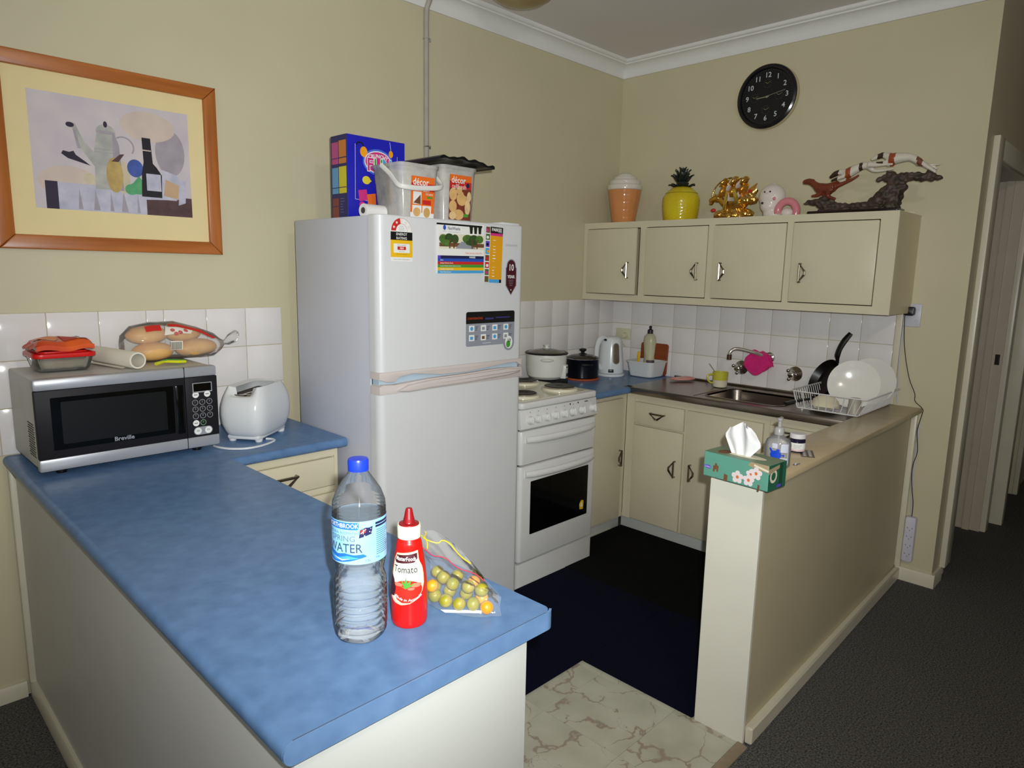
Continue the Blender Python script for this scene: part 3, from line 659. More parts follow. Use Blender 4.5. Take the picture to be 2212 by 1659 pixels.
d.text('PARKES', .012, .096, .0165, 0, 2, .03, sx=.95); d.text('TOURISM', .03, .0875, .005, 0, 2)
for k in range(13): d.rect(-.006, .055-k*.0115+RND.uniform(-.002, .002), .008+RND.uniform(-.004, .004), .057-k*.0115, 0, 2)
for k in range(8): d.rect(-.045, .082-k*.0268, -.024, .105-k*.0268, [5, 6, 7, 8, 5, 9, 6, 5][k], 1); d.ell(-.035+RND.uniform(-.004, .004), .092-k*.0268, .007, .006, [3, 0, 2, 1, 9, 0, 3, 6][k], 2, 10)
d.build('card_print', [W_, M('print_amber', (224, 158, 20), .5, var=.04), K_, PK, LB, BR, LF, VI, LB, RD], pk, pf)

# ================================================================ stove
st = thing('electric_stove', 'white upright electric stove with grill, oven and four hotplates', 'stove', (-1.23, -.33, 0))
sx0, sx1, sf = -1.502, -.951, -.624
B().box((sx0+.004, -.575, .0), (sx1-.004, -.03, .862)).build('body', m_white, st)
B().box((sx0+.01, sf+.035, .02), (sx1-.01, -.57, .862)).build('front_gap', m_dark, st)
B().prism(rrect(sx0, sf+.0, sx1, -.03, .022, 4), .8625, .893, 'z', 0, .008, 3, lambda e: abs(e.verts[0].co.z-e.verts[1].co.z) < 1e-5).build('hob_rim', m_white, st)
m_hob = M('hob_cream_enamel', (224, 220, 196), .16, var=.015)
B().prism(rrect(sx0+.022, sf+.03, sx1-.022, -.05, .02, 4), .888, .8945, 'z', 0, .002, 1).build('hob', m_hob, st)
for (x, y, r) in ((-1.080, -.480, .080), (-1.085, -.245, .068), (-1.365, -.500, .068), (-1.365, -.235, .080)):
    hp = B().lathe([(r+.012, .8945), (r+.012, .8980), (r+.006, .9050), (r, .9055)], 32, 0, (x, y, 0)).build('hotplate_seat', m_hob, st)
    B().lathe([(r, .9010), (r+.002, .9100), (r-.004, .9120), (r-.005, .9050)], 32, 0, (x, y, 0)).build('hotplate_ring', m_chrome, hp)
    B().lathe([(0, .9115), (.018, .9115), (.02, .9130), (r-.006, .9145), (r-.003, .9120), (r-.003, .9050)], 32, 0, (x, y, 0)).build('hotplate', M('cast_iron_plate', (34, 28, 26), .45, .2, var=.15, scale=20), hp)
B().prism([(sf+.004, .768), (sf-.004, .775), (sf+.008, .860), (sf+.04, .860), (sf+.04, .768)], sx0, sx1, 'x', 0, .004, 2).build('control_panel', m_white, st)
def py(z): return sf-.004+(z-.775)*.012/.085
for k, x in enumerate((-1.449, -1.40, -1.337, -1.275, -1.213, -1.147, -1.077, -.993)):
    kb = B().at((x, py(.811), .811), (PI/2-.14, 0, 0)).lathe([(.019, 0), (.0195, .004), (.017, .012), (.0155, .022), (.012, .025), (0, .025)], 20).box((-.004, -.017, .012), (.004, .017, .029), 0, .003).build('knob', m_white, st)
    if k in (5, 6): D().ring(0, 0, .021, .0222, 0, 1, 20, PI*.6, PI*1.6).build('dial_mark', [K_], kb, lambda a, c, h, x=x: Vector((x+a, py(.811+c)-.0012-h, .811+c)))
d = D()
for k, x in enumerate((-1.44, -1.385, -1.325, -1.262, -1.2, -1.135)): d.ell(x, .001, .0022, .0022, 0, 1, 8)
for x in (-1.158, -1.098): d.ell(x, .004, .0045, .0045, 0, 1, 10)
d.rect(-1.048, .002, -1.022, .006, 0, 1); d.ell(-1.0, .003, .0015, .0015, 0, 1, 8)
d.build('panel_marks', [K_], st, lambda a, c, h: Vector((a, py(.845+c)-.0012-h, .845+c)))
def sdoor(name, z0, z1): return B().prism(rrect(sx0, sf, sx1, sf+.035, .018, 4, (1, 0, 0, 1)), z0, z1, 'z', 0, .006, 2, lambda e: abs(e.verts[0].co.z-e.verts[1].co.z) < 1e-5).build(name, m_white, st)
def bow(par, z):
    n = 12; pts = [(sx0+.03+(sx1-sx0-.06)*k/n, sf-.004-.034*math.sin(PI*k/n)**.55, z) for k in range(n+1)]
    return B().tube(pts, [.012]+[.013]*(n-1)+[.012], 10, 0, flat=1.25).build('handle', m_white, par)
gd = sdoor('grill_door', .604, .762); bow(gd, .722)
od = sdoor('oven_door', .136, .596); bow(od, .560)
B().prism(rrect(-1.432, .262, -1.006, .520, .004, 2), sf-.0015, sf+.004, 'y', 0, .001, 1).build('window', m_glassdark, od)
d = D(); d.poly([(-.014, -.02), (.012, -.024), (.016, .0), (.016, .022), (-.004, .026), (-.018, .008)], 0); d.poly([(-.01, -.006), (.010, -.01), (.002, .016)], 1, 1)
d.build('yellow_sticker', [YL, W_], od, plane((-1.052, sf-.0019, .318), (1, 0, 0), (0, 0, 1)))
B().prism(rrect(sx0, sf+.008, sx1, sf+.04, .006, 2, (1, 0, 0, 1)), .004, .126).build('warming_drawer', m_white, st)

# ================================================================ microwave
mw = thing('microwave_oven', 'silver and black microwave oven on the blue bench corner', 'microwave', (-2.997, -.20, .850), math.radians(.6))
lx0, lx1, lf, lb = -.2625, .2625, -.165, .175; z0, z1 = .017, .292
m_silver = M('silver_plastic', (168, 170, 176), .35, .3, var=.03); m_case = M('microwave_case_grey', (186, 184, 176), .4, .15, var=.03)
m_mwblk = M('microwave_charcoal', (30, 29, 33), .5, var=.05, spec=.2); m_mwwin = M('microwave_window', (7, 8, 8), .1, var=.1, spec=.3)
B().box((lx0+.004, lf+.02, z0+.004), (lx1-.004, lb, z1-.003), 0, .006).build('case', m_case, mw, world=False)
B().box((lx0, lf, z0), (lx1, lf+.03, z0+.038), 0, .006).build('bottom_rail', m_silver, mw, world=False)
B().box((lx0, lf, z1-.035), (lx1, lf+.035, z1), 0, .008).build('top_rail', m_silver, mw, world=False)
dm = B().box((lx0+.001, lf-.001, z0+.037), (.1555, lf+.02, z1-.034), 0, .003).build('door', m_mwblk, mw, world=False)
B().prism(rrect(-.223, .079, .118, .236, .003, 2), lf-.0025, lf+.002, 'y').build('window', m_mwwin, dm, world=False)
B().prism(rrect(-.198, .095, .095, .222, .004, 2), lf-.0032, lf-.002, 'y').build('mesh_screen', M('microwave_mesh', (16, 17, 18), .3, var=.3, scale=900), dm, world=False)
B().box((.126, lf-.003, .074), (.150, lf+.001, .236), 0, .0015).build('grip', m_mwwin, dm, world=False)
D().text('Breville', 0, 0, .019, 0, 1, .02).build('maker_lettering', [m_silver], dm, plane((-.035, lf-.0032, .088), (1, 0, 0), (0, 0, 1)), world=False)
B().box((.1565, lf-.001, z0+.037), (lx1-.001, lf+.02, z1-.034), 0, .003).build('control_panel', m_mwblk, mw, world=False)
B().box((.1545, lf-.0006, z0), (.1568, lf+.01, z0+.0385)).build('seam', m_dark, mw, world=False); B().box((.1545, lf-.0006, z1-.0355), (.1568, lf+.01, z1)).build('seam', m_dark, mw, world=False)
d = D(); d.rrect(-.032, .0, .032, .033, .002, 1); d.rect(-.029, .004, .029, .0305, 0, 1); d.build('display', [M('display_black', (8, 6, 5), .15), m_silver], mw, plane((.211, lf-.0015, .205), (1, 0, 0), (0, 0, 1)), world=False)
d = D()
for x, z, t in ((-.019, .186, 'POWER'), (.019, .186, 'AUTO'), (-.022, .090, 'MORE')): d.ell(x, z, .0105, .0105, 1, 1); d.rect(x-.006, z-.001, x+.006, z+.001, 0, 2)
for r in range(3):
    for c in range(3): x = -.022+c*.0235; z = .160-r*.0232; d.ring(x, z, .0082, .0098, 2, 1, 16); d.text(str(r*3+c+1), x, z+.0015, .009, 2, 1)
d.ring(.0015, .090, .0082, .0098, 3, 1, 16); d.text('0', .0015, .091, .009, 3, 1)
d.rrect(-.031, .049, .031, .076, .0134, 2, 1); d.ell(-.017, .0625, .0115, .0115, 1, 2); d.ell(.017, .0625, .0115, .0115, 1, 2); [d.rect(q-.005, .0610+j*.003, q+.005, .0622+j*.003, 0, 3) for q in (-.017, .017) for j in (0, 1)]
d.build('keypad', [K_, W_, m_silver, M('keypad_green', (120, 170, 130), .4)], mw, plane((.207, lf-.0015, .012), (1, 0, 0), (0, 0, 1)), world=False)
b = B()
for r in range(14):
    for c in range(7): b.at((lx0+.0035, -.05-c*.011+(r % 2)*.0055, .055+r*.0075), (0, -PI/2, 0)).lathe([(0, 0), (.0021, 0), (.0021, .001), (0, .001)], 6)
b.build('vent_holes', m_dark, mw, world=False)
for x in (-.2, .2):
    for y in (-.12, .13): B().lathe([(.014, 0), (.016, .01), (.016, .025)], 14, 0, (x, y, 0)).build('foot', m_black, mw, world=False)

# ================================================================ toaster
tt = thing('toaster', 'white two-slot toaster with rounded sides beside the microwave', 'toaster', (-2.553, -.262, .850), math.radians(37))
m_tw = M('toaster_white', (214, 216, 216), .2, var=.012)
L2, W2 = .127, .082
def tsec(a):                                   # outline at height fraction: superellipse footprint
    z = a*.178; k = 1+.06*math.sin(PI*min(1, a*1.05))-(.42*max(0, a-.55)**2/.2025)*.42
    return z, k
b = B(); n = 40; hs = [0, .02, .1, .25, .45, .6, .72, .82, .9, .96, 1]; vs = []; fs = []
for a in hs:
    z, k = tsec(a)
    for i in range(n):
        t = 2*PI*i/n; e = .42; cx = math.copysign(abs(math.cos(t))**e, math.cos(t)); cy = math.copysign(abs(math.sin(t))**e, math.sin(t))
        kk = .84+.16*min(1, a/.28)**.6
        dip = -.034*max(0, -cx)**2*max(0, a-.80)/.20*max(0, 1-(cy*1.3)**6)
        vs.append((L2*k*kk*cx*(1-.10*max(0, a-.5)), W2*k*kk*cy, .022+z+dip))
for j in range(len(hs)-1):
    for i in range(n): a = j*n+i; c = j*n+(i+1) % n; fs.append((a, c, c+n, a+n))
fs.append(tuple(range(n))[::-1]); b.add(vs, fs); top0 = (len(hs)-1)*n
ring = [vs[top0+i] for i in range(n)]; inner = [(x*.86, y*.62, z-.006) for x, y, z in ring]
b.add(ring+inner, [(i, (i+1) % n, n+(i+1) % n, n+i) for i in range(n)]); b.build('shell', m_tw, tt, 50, world=False)
B().box((-.094, -.048, .150), (.094, .048, .172), 0, .004).build('top_plate', m_chrome, tt, world=False)
for y in (-.021, .021): B().box((-.084, y-.0135, .170), (.084, y+.0135, .1735)).build('bread_slot', M('slot_brown', (40, 28, 20), .5), tt, world=False)
B().box((-.104, -.062, .008), (.102, .062, .026), 0, .008).build('base', m_tw, tt, world=False)
for x in (-.085, .085):
    for y in (-.05, .05): B().lathe([(.012, 0), (.014, .006), (.014, .012)], 12, 0, (x, y, 0)).build('foot', m_tw, tt, world=False)
B().box((.122, -.012, .10), (.150, .012, .112), 0, .004).build('lever', m_tw, tt, world=False)
B().lathe([(0, 0), (.010, 0), (.010, .02), (0, .02)], 14).build('dial', m_tw, tt, world=False).matrix_local = Matrix.Translation((.120, .0, .07)) @ Matrix.Rotation(PI/2, 4, 'Y')
_ti = (Matrix.Translation(tt.location) @ Matrix.Rotation(math.radians(37), 4, 'Z')).inverted()
for pts in ([(-2.74, -.325, .854), (-2.735, -.36, .854), (-2.715, -.40, .854), (-2.675, -.43, .854), (-2.63, -.432, .854), (-2.585, -.415, .854), (-2.55, -.39, .854), (-2.545, -.365, .854), (-2.56, -.345, .854)], [(-2.405, -.15, .93), (-2.385, -.13, .93), (-2.365, -.10, .915), (-2.352, -.07, .88), (-2.345, -.045, .856)]):
    B().tube([_ti @ Vector(p) for p in pts], .004, 8, sub=5).build('power_cord', m_tw, tt, world=False)
# ================================================================ on top of the fridge
FT = 1.6575
cx = thing('cereal_box', 'tall blue snack carton printed Crunchy Fun on the fridge', 'box', (-2.10, -.345, FT))
x0, x1, y0, y1, hh = -2.233, -1.971, -.402, -.290, .306
m_cb = M('carton_blue', (32, 34, 176), .35, var=.05); m_cn = M('carton_navy', (34, 32, 92), .45, var=.06)
B().box((x0, y0, FT), (x1, y1, FT+hh), 0, .0015, 1).build('carton', m_cb, cx)
d = D()
d.line((.035, .275), (.032, .075), .0014, 1, 1); d.line((.032, .075), (.095, .072), .0012, 1, 1); d.line((.225, .25), (.222, .12), .0012, 1, 1); d.line((.19, .30), (.196, .268), .0015, 1, 1)
d.ring(.055, .266, .014, .019, 10, 1, 12, .2, PI*.9); d.ell(.072, .25, .016, .019, 2, 2); d.ell(.195, .256, .010, .013, 2, 2)
d.ell(.136, .218, .069, .049, 9, 1); d.ell(.136, .218, .062, .042, 1, 2); d.ell(.136, .218, .058, .038, 3, 3)
d.text('CRUNCHY', .136, .2405, .0185, 1, 5, .03, arc=-.16)
d.text('F', .100, .205, .066, 1, 4, .06); d.text('F', .100, .205, .066, 3, 5, .02); d.text('U', .137, .208, .056, 1, 4, .06); d.text('U', .137, .208, .056, 4, 5, .02); d.text('N', .176, .211, .056, 1, 4, .06); d.text('N', .176, .211, .056, 5, 5, .02)
d.poly([(.128, .183), (.15, .178), (.14, .155)], 5, 4)
d.ell(.082, .148, .018, .015, 6, 2); d.poly([(.094, .156), (.106, .146), (.09, .138)], 6, 2)
d.poly([(.045, .108), (.082, .114), (.088, .075), (.05, .068)], 3, 2); d.poly([(.084, .096), (.122, .102), (.124, .062), (.088, .054)], 7, 2); d.ell(.062, .056, .013, .012, 3, 3); d.ell(.096, .040, .012, .012, 7, 3)
d.ell(.155, .11, .016, .014, 3, 2); d.ell(.19, .10, .016, .016, 2, 2); d.ell(.165, .05, .018, .022, 2, 2); d.ell(.205, .045, .016, .018, 7, 2)
d.build('front_print', [m_cb, W_, M('candy_orange', (240, 160, 30), .4), PK, GN, LB, M('candy_lemon', (222, 208, 60), .4), OR, BR, M('carton_glow', (70, 110, 220), .4), K_], cx, plane((x0, y0-.0004, FT), (1, 0, 0), (0, 0, 1)))
d = D(); d.rect(0, 0, y1-y0, hh, 0)
for (a, z, c, e, m) in ((.006, .225, .052, .282, 1), (.056, .226, .106, .286, 2), (.006, .203, .052, .222, 1), (.056, .203, .106, .222, 2), (.006, .118, .050, .19, 3), (.054, .118, .106, .192, 4), (.006, .095, .050, .115, 3), (.054, .095, .106, .115, 4), (.006, .05, .05, .078, 5), (.006, .006, .05, .047, 5)): d.rect(a, z, c, e, m, 1)
for k in range(6): d.rect(.060, .075-k*.010, .098-RND.random()*.02, .0765-k*.010, 6, 1); d.rect(.012, .27-k*.008, .044, .271-k*.008, 6, 2)
d.build('side_print', [m_cn, M('side_pink', (188, 70, 130), .5), M('side_orange', (200, 122, 50), .5), M('side_cyan', (96, 156, 196), .5), M('side_yellow', (206, 196, 44), .5), M('side_brown', (128, 66, 50), .5), M('side_grey', (120, 120, 160), .5)], cx, plane((x0-.0004, y1, FT), (0, -1, 0), (0, 0, 1)))
tr_ = thing('paper_roll', 'small white paper roll lying before the blue carton on fridge', 'roll', (-2.18, -.50, FT))
B().at((-2.245, -.52, FT+.0245), (0, PI/2, .12)).lathe([(.011, 0), (.0235, 0), (.0245, .001), (.0245, .098), (.0235, .099), (.011, .099)], 24).build('paper', M('roll_white', (228, 226, 222), .8, bump=.1, bscale=200), tr_)
B().at((-2.2455, -.52, FT+.0245), (0, PI/2, .12)).lathe([(.0, .004), (.0112, .004), (.0112, .0), (.0102, .0)], 20).build('core', M('roll_core', (70, 66, 62), .9), tr_)

m_clear = film('clear_tub_plastic', (236, 234, 228), .12, .08, .33)
def tub(t, xa, xb, ya, yb, z, h, fl=.012):
    """open clear tub with wall thickness, flared towards the rim"""
    b = B(); n = 0
    def ring(k, zz, ins): f = fl*k; return [(px, py, zz) for px, py in rrect(xa-f+ins, ya-f+ins, xb+f-ins, yb+f-ins, .022, 4)]
    rings = [ring(0, z+.002, .006), ring(0, z+.006, 0), ring(.5, z+h*.5, 0), ring(1, z+h-.012, 0), ring(1, z+h-.012, -.004), ring(1, z+h, -.004), ring(1, z+h, .0022), ring(.5, z+h*.5, .0022), ring(0, z+.008, .0022)]
    n = len(rings[0]); vs = [p for r in rings for p in r]; fs = []
    for j in range(len(rings)-1):
        for i in range(n): a = j*n+i; c = j*n+(i+1) % n; fs.append((a, c, c+n, a+n))
    fs.append(tuple(range(n))); fs.append(tuple(range((len(rings)-1)*n, len(rings)*n))); b.add(vs, fs)
    return b.build('tub', m_clear, t)
def decor_label(d, w, kind):
    d.rect(0, 0, w, .148, 0); d.rect(0, .098, w, .124, 1, 1)
    d.text('décor', w*.40, .128, .034, 2, 3, .015, sx=.9); d.text('tellfresh', w*.44, .104, .026, 2, 3, 0, sx=.85); d.ell(w*.83, .112, .009, .009, 3, 3, 12)
ta = thing('handled_tub', 'clear plastic storage tub with white bail handle on the fridge', 'container', (-2.07, -.54, FT))
tub(ta, -2.148, -1.995, -.622, -.462, FT, .195)
d = D(); w = .108; decor_label(d, w, 0)
d.rect(.0, .0, w, .02, 2, 1); d.rect(.010, .050, .048, .094, 2, 1); d.poly([(.012, .054), (.046, .05), (.044, .085)], 4, 2); d.rect(.008, .004, .05, .046, 2, 2); d.ell(.029, .022, .017, .016, 5, 3); d.rect(.054, .004, .095, .046, 2, 2); d.ell(.075, .022, .015, .018, 6, 3)
d.text('5.5 Litres', w*.78, .088, .011, 2, 3, .01, sx=.8); d.rrect(w*.68, .073, w*.92, .080, .003, 7, 3); d.rect(w*.5, .050, w*.86, .066, 1, 2)
d.build('label', [OR, RD, W_, NV, BR, TN, M('biscuit', (200, 160, 90), .6), GN], ta, lambda x, z, h: Vector((-2.113+x, -.6225-.0012-z*.062-h, FT+.004+z)))
m_bail = M('bail_white', (226, 226, 220), .4)
hp = [(-2.166, -.521, 1.848), (-2.166, -.577, 1.812), (-2.172, -.628, 1.774), (-2.158, -.650, 1.765), (-2.11, -.655, 1.764), (-2.04, -.655, 1.769), (-1.995, -.650, 1.776), (-1.972, -.630, 1.790), (-1.973, -.58, 1.832), (-1.974, -.55, 1.848)]
B().tube([Vector(p)+Vector((0, 0, 0)) for p in hp], .0062, 8, sub=4, flat=1.5).build('bail_handle', m_bail, ta)
tb = thing('snack_tub', 'clear plastic tub with peanut label under a black lid', 'container', (-1.865, -.52, FT))
tub(tb, -1.945, -1.787, -.605, -.445, FT, .212, .010)
d = D(); w = .112; decor_label(d, w, 1); d.rect(0, -.02, w, .098, 4, 1)
for (a, c, r1, r2, m) in ((.02, .075, .022, .024, 5), (.065, .06, .030, .026, 5), (.05, .09, .016, .014, 5), (.09, .085, .022, .014, 4), (.02, .03, .022, .022, 5), (.05, .0, .030, .02, 5), (.095, .03, .016, .04, 6), (.02, -.005, .02, .015, 6), (.105, .07, .012, .02, 6)): d.ell(min(max(a, r1*.9), w-r1*.9), c, r1*.9, min(r2, .018+abs(c)*.2+.006), m, 2, 16)
d.rrect(.075, -.008, .100, .004, .003, 7, 3)
d.build('label', [OR, RD, W_, NV, M('nut_red', (120, 52, 36), .6, var=.2, scale=60), TN, M('nut_pale', (222, 190, 140), .6, var=.1, scale=50), GN], tb, lambda x, z, h: Vector((-1.918+x, -.606-.0012-(z+.02)*.047-h, FT+.032+z)))
ld = B(); n = 26
def lidpt(a, c):
    bend = -.012*(abs(a*2-1))**2
    return (-2.005+.275*a, -.665+.23*c, FT+.227+bend-.010*(a-.5)+.003*math.sin(a*21))
ld.grid(lambda a, c: lidpt(a, c), n, 8); ld.grid(lambda a, c: (lidpt(a, c)[0], lidpt(a, c)[1], lidpt(a, c)[2]+.009+.003*math.sin(a*34)), n, 8)
for e in (0, 1):
    ld.grid(lambda a, c, e=e: (lidpt(a, e)[0], lidpt(a, e)[1], lidpt(a, e)[2]+c*(.009+.003*math.sin(a*34))), n, 1); ld.grid(lambda a, c, e=e: (lidpt(e, a)[0], lidpt(e, a)[1], lidpt(e, a)[2]+c*.009), 8, 1)
lid = ld.build('tub_lid', m_black); tag(lid, 'black plastic lid lying loosely on the snack tub', 'lid')

# ================================================================ on the microwave
MT = 1.142
gl = thing('glass_dish', 'rectangular glass food dish with red snap lid on the microwave', 'container', (-3.135, -.17, MT))
m_gl = film('dish_glass', (214, 216, 206), .3, .04, .10)
def dishr(z, e): return [(px, py, z) for px, py in rrect(-3.222+e, -.235+e, -3.058-e, -.085-e, .022, 4)]
rs = [dishr(MT+.001, .016), dishr(MT+.006, .012), dishr(MT+.045, .002), dishr(MT+.045, .007), dishr(MT+.008, .017)]; n = len(rs[0]); b = B()
b.add([p for r in rs for p in r], [(j*n+i, j*n+(i+1) % n, (j+1)*n+(i+1) % n, (j+1)*n+i) for j in range(4) for i in range(n)]+[tuple(range(n)), tuple(range(4*n, 5*n))]); b.build('dish', m_gl, gl)
B().prism(rrect(-3.205, -.218, -3.075, -.102, .015, 3), MT+.0095, MT+.034, 'z', 0, .004, 1).build('leftovers', M('leftovers', (150, 138, 112), .7, var=.12, scale=60), gl)
m_rl = M('red_lid', (206, 24, 22), .3, var=.04)
B().prism(rrect(-3.226, -.240, -3.054, -.08, .024, 5), MT+.043, MT+.058, 'z', 0, .004, 2).prism(rrect(-3.206, -.22, -3.074, -.10, .02, 4), MT+.058, MT+.062).build('lid', m_rl, gl)
pk2 = thing('wrap_packet', 'orange and red printed food packet lying on the red lid', 'packet', (-3.14, -.16, MT+.062))
def pkt(a, c, s):
    x = -3.215+.155*a; y = -.236+.155*c; e = min(a, 1-a, c, 1-c)
    return (x, y, MT+.064+(s*.016*min(1, e*9)**.6 if s > 0 else 0)+.016+.004*math.sin(a*9+c*5)+(-.014 if s < 0 else 0))
m_pko = M('packet_red', (178, 30, 26), .3, c2=(226, 98, 36), scale=9)
b = B().grid(lambda a, c: pkt(a, c, 1), 14, 14).grid(lambda a, c: pkt(a, c, -1), 14, 14)
for e in (0, 1): b.grid(lambda a, c, e=e: tuple(Vector(pkt(a, e, -1)).lerp(Vector(pkt(a, e, 1)), c)), 14, 1).grid(lambda a, c, e=e: tuple(Vector(pkt(e, a, -1)).lerp(Vector(pkt(e, a, 1)), c)), 14, 1)
b.build('wrapper', m_pko, pk2)
pm = lambda x, y, h: Vector((lambda p: (p[0], p[1], p[2]+.0008+h))(pkt(x, y, 1)))
d = D(); d.rect(.50, .12, .74, .86, 0, 1); d.rect(.74, .12, .98, .5, 1, 1); d.rect(.76, .56, .96, .9, 2, 1)
for k in range(7): d.rect(.78+k*.024, .58, .788+k*.024, .88, 3, 2)
d.ell(.25, .5, .2, .3, 4, 1); d.build('print', [RD, SK, W_, K_, M('packet_orange', (236, 130, 40), .35)], pk2, pm, maxlen=.06, step=.0008)
B().grid(lambda a, c: (-3.232+.02*a, -.24+.10*c, MT+.074+.012*a+.003*math.sin(c*14)), 3, 8).build('torn_flap', m_pko, pk2)
ro = thing('wrap_roll', 'pale hollow roll of kitchen wrap lying on the microwave', 'roll', (-2.975, -.17, MT))
axs = Vector((-.20, 1, 0)).normalized(); P0 = Vector((-2.958, -.305, MT+.0275)); P1 = P0+axs*.265; rd = .0272; b = B()
s1 = axs.cross(Vector((0, 0, 1))).normalized(); ss = []
for q, r in ((P0, .0215), (P0, rd-.001), (P0+axs*.002, rd), (P1, rd), (P1, .0215)): ss.append([q+s1*math.cos(2*PI*k/28)*r+Vector((0, 0, 1))*math.sin(2*PI*k/28)*r for k in range(28)])
b.add([p for r in ss for p in r], [((j % 5)*28+i, (j % 5)*28+(i+1) % 28, ((j+1) % 5)*28+(i+1) % 28, ((j+1) % 5)*28+i) for j in range(5) for i in range(28)]); b.build('roll', M('roll_cream', (222, 216, 200), .6), ro)
B().grid(lambda a, c: (P0.x-.028-.012*a-.04*c, P0.y+.03+.20*c, MT+.0015+.003*(1-a)), 3, 6).build('loose_end', M('roll_cream', (222, 216, 200), .6), ro)
# bread rolls in a printed bag
m_roll = M('bread_crust', (196, 132, 62), .5, c2=(226, 180, 112), scale=8); BRL = 'bread rolls in the clear bag on the microwave'
for (x, y, z, r, rz, lb) in ((-2.705, -.120, MT+.036, (.080, .040, .034), .22, 'golden bread roll nearest the twisted bag end'), (-2.858, -.135, MT+.034, (.068, .036, .032), -.12, 'golden bread roll low in the middle of the bag'), (-2.868, -.115, MT+.090, (.070, .038, .032), .05, 'pale bread roll on top under the red logo'), (-2.735, -.085, MT+.086, (.070, .036, .030), .30, 'bread roll on top under the red printed stripe')):
    b = B().at((0, 0, 0), (0, 0, rz)).ell((0, 0, 0), r, 0, 24, 14); o = b.build('bread_roll', m_roll); o.location = (x, y, z); tag(o, lb, 'bread roll', BRL)
bg = thing('bread_bag', 'clear twisted bread bag with red print on the microwave', 'bag', (-2.79, -.11, MT))
m_bag = film('bread_bag_film', (238, 236, 230), .10, .1, .15, bump=.4)
secs = [(-2.952, .004, .006, .03), (-2.948, .034, .040, .052), (-2.92, .055, .058, .062), (-2.86, .060, .066, .064), (-2.78, .060, .066, .064), (-2.70, .056, .056, .052), (-2.645, .046, .042, .042), (-2.618, .026, .022, .040), (-2.604, .010, .010, .044), (-2.598, .009, .009, .048), (-2.584, .020, .018, .056), (-2.558, .028, .022, .068), (-2.548, .012, .010, .074), (-2.546, .002, .002, .076)]
b = B(); n = 24
b.add([(x, -.112+(-.004)+ry*math.cos(2*PI*k/n)*(1+.05*math.sin(5*k+i)), MT+.003+max(0, cz+rz*math.sin(2*PI*k/n)*(1+.05*math.sin(3*k+i*2)))) for i, (x, ry, rz, cz) in enumerate(secs) for k in range(n)], [(i*n+k, i*n+(k+1) % n, (i+1)*n+(k+1) % n, (i+1)*n+k) for i in range(len(secs)-1) for k in range(n)]); b.build('film', m_bag, bg)
def bagm(x, t, h):
    i = max(j for j in range(len(secs)-1) if secs[j][0] <= x or j == 0); a, c = secs[i], secs[i+1]; q = min(1, max(0, (x-a[0])/(c[0]-a[0]))); ry = a[1]+(c[1]-a[1])*q; rz = a[2]+(c[2]-a[2])*q; cz = a[3]+(c[3]-a[3])*q
    return Vector((x, -.116-(ry*1.06+h)*math.cos(t), MT+.003+cz+(rz*1.06+h)*math.sin(t)))
d = D(); d.rect(-2.885, .62, -2.835, 1.0, 0, 1)
for k in range(5): d.text('IIIII', -2.86, .68+k*.06, .012, 1, 2)
d.items = d.items[:1]
d.poly([(-2.81, 1.05), (-2.70, .95), (-2.645, .62), (-2.66, .5), (-2.72, .75), (-2.81, .86)], 0, 1); d.poly([(-2.83, .35), (-2.74, .5), (-2.73, .74), (-2.82, .84)], 2, 1)
for (x, t) in ((-2.80, .62), (-2.775, .5), (-2.755, .66), (-2.79, .42)): d.ell(x, t, .008, .10, 3, 2, 10)
d.rect(-2.812, -.42, -2.772, .05, 2, 1)
for k in range(9): d.rect(-2.81+k*.004, -.40, -2.808+k*.004, .0, 1, 2)
d.build('print', [M('bag_red', (206, 40, 32), .4), K_, M('bag_white', (228, 222, 206), .5), M('bag_rose', (196, 96, 90), .5)], bg, bagm, maxlen=.02)
pg = thing('bag_clip', 'green and yellow plastic bag clip lying on the microwave', 'clip', (-2.85, -.25, MT))
B().tube([(-2.893, -.268, MT+.007), (-2.882, -.262, MT+.008), (-2.866, -.252, MT+.010), (-2.852, -.250, MT+.010), (-2.82, -.262, MT+.008), (-2.796, -.262, MT+.007)], [.0068, .0075, .006, .006, .0068, .0062], 8, sub=3, flat=.8).build('clip_arm', M('clip_yellow', (206, 208, 30), .35), pg)
B().tube([(-2.872, -.25, MT+.009), (-2.856, -.246, MT+.012), (-2.83, -.232, MT+.011), (-2.80, -.225, MT+.007), (-2.785, -.228, MT+.006)], [.006, .0075, .0055, .005, .005], 8, sub=3, flat=.8).build('clip_arm', M('clip_green', (40, 140, 60), .35), pg)

# ================================================================ on the near end of the peninsula
PT = .850
wb = thing('water_bottle', 'clear spring water bottle with blue cap on the bench end', 'bottle', (-3.060, -1.737, PT))
def wr(z):
    pr = [(0, .030), (.006, .040), (.014, .0438), (.03, .0448), (.095, .0450), (.108, .0438), (.122, .0395), (.136, .0418), (.146, .0446), (.222, .0446), (.232, .0448), (.245, .0435), (.262, .037), (.278, .027), (.290, .0185), (.297, .0148), (.301, .0140)]
    for (a, ra), (c, rc) in zip(pr, pr[1:]):
        if z <= c: t = (z-a)/(c-a); return ra+(rc-ra)*t
    return pr[-1][1]
zs = [k*.0015 for k in range(1, 201)]
def ribbed(z):
    r = wr(z)
    if .018 < z < .105: r -= .0014*max(0, math.sin((z-.018)/.0125*2*PI))**2
    if .222 < z < .246: r -= .0008*max(0, math.sin((z-.222)/.006*2*PI))
    return r
petal = lambda r, z, t: r*(1-(.07*max(0, 1-z/.022))*(.5+.5*math.cos(5*t)))
m_pet = film('clear_pet', (248, 250, 252), .15, .03, .02); m_water = film('water', (226, 240, 250), .08, .03, .13)  # pale milky body of the water stands in for light refracted from the bench
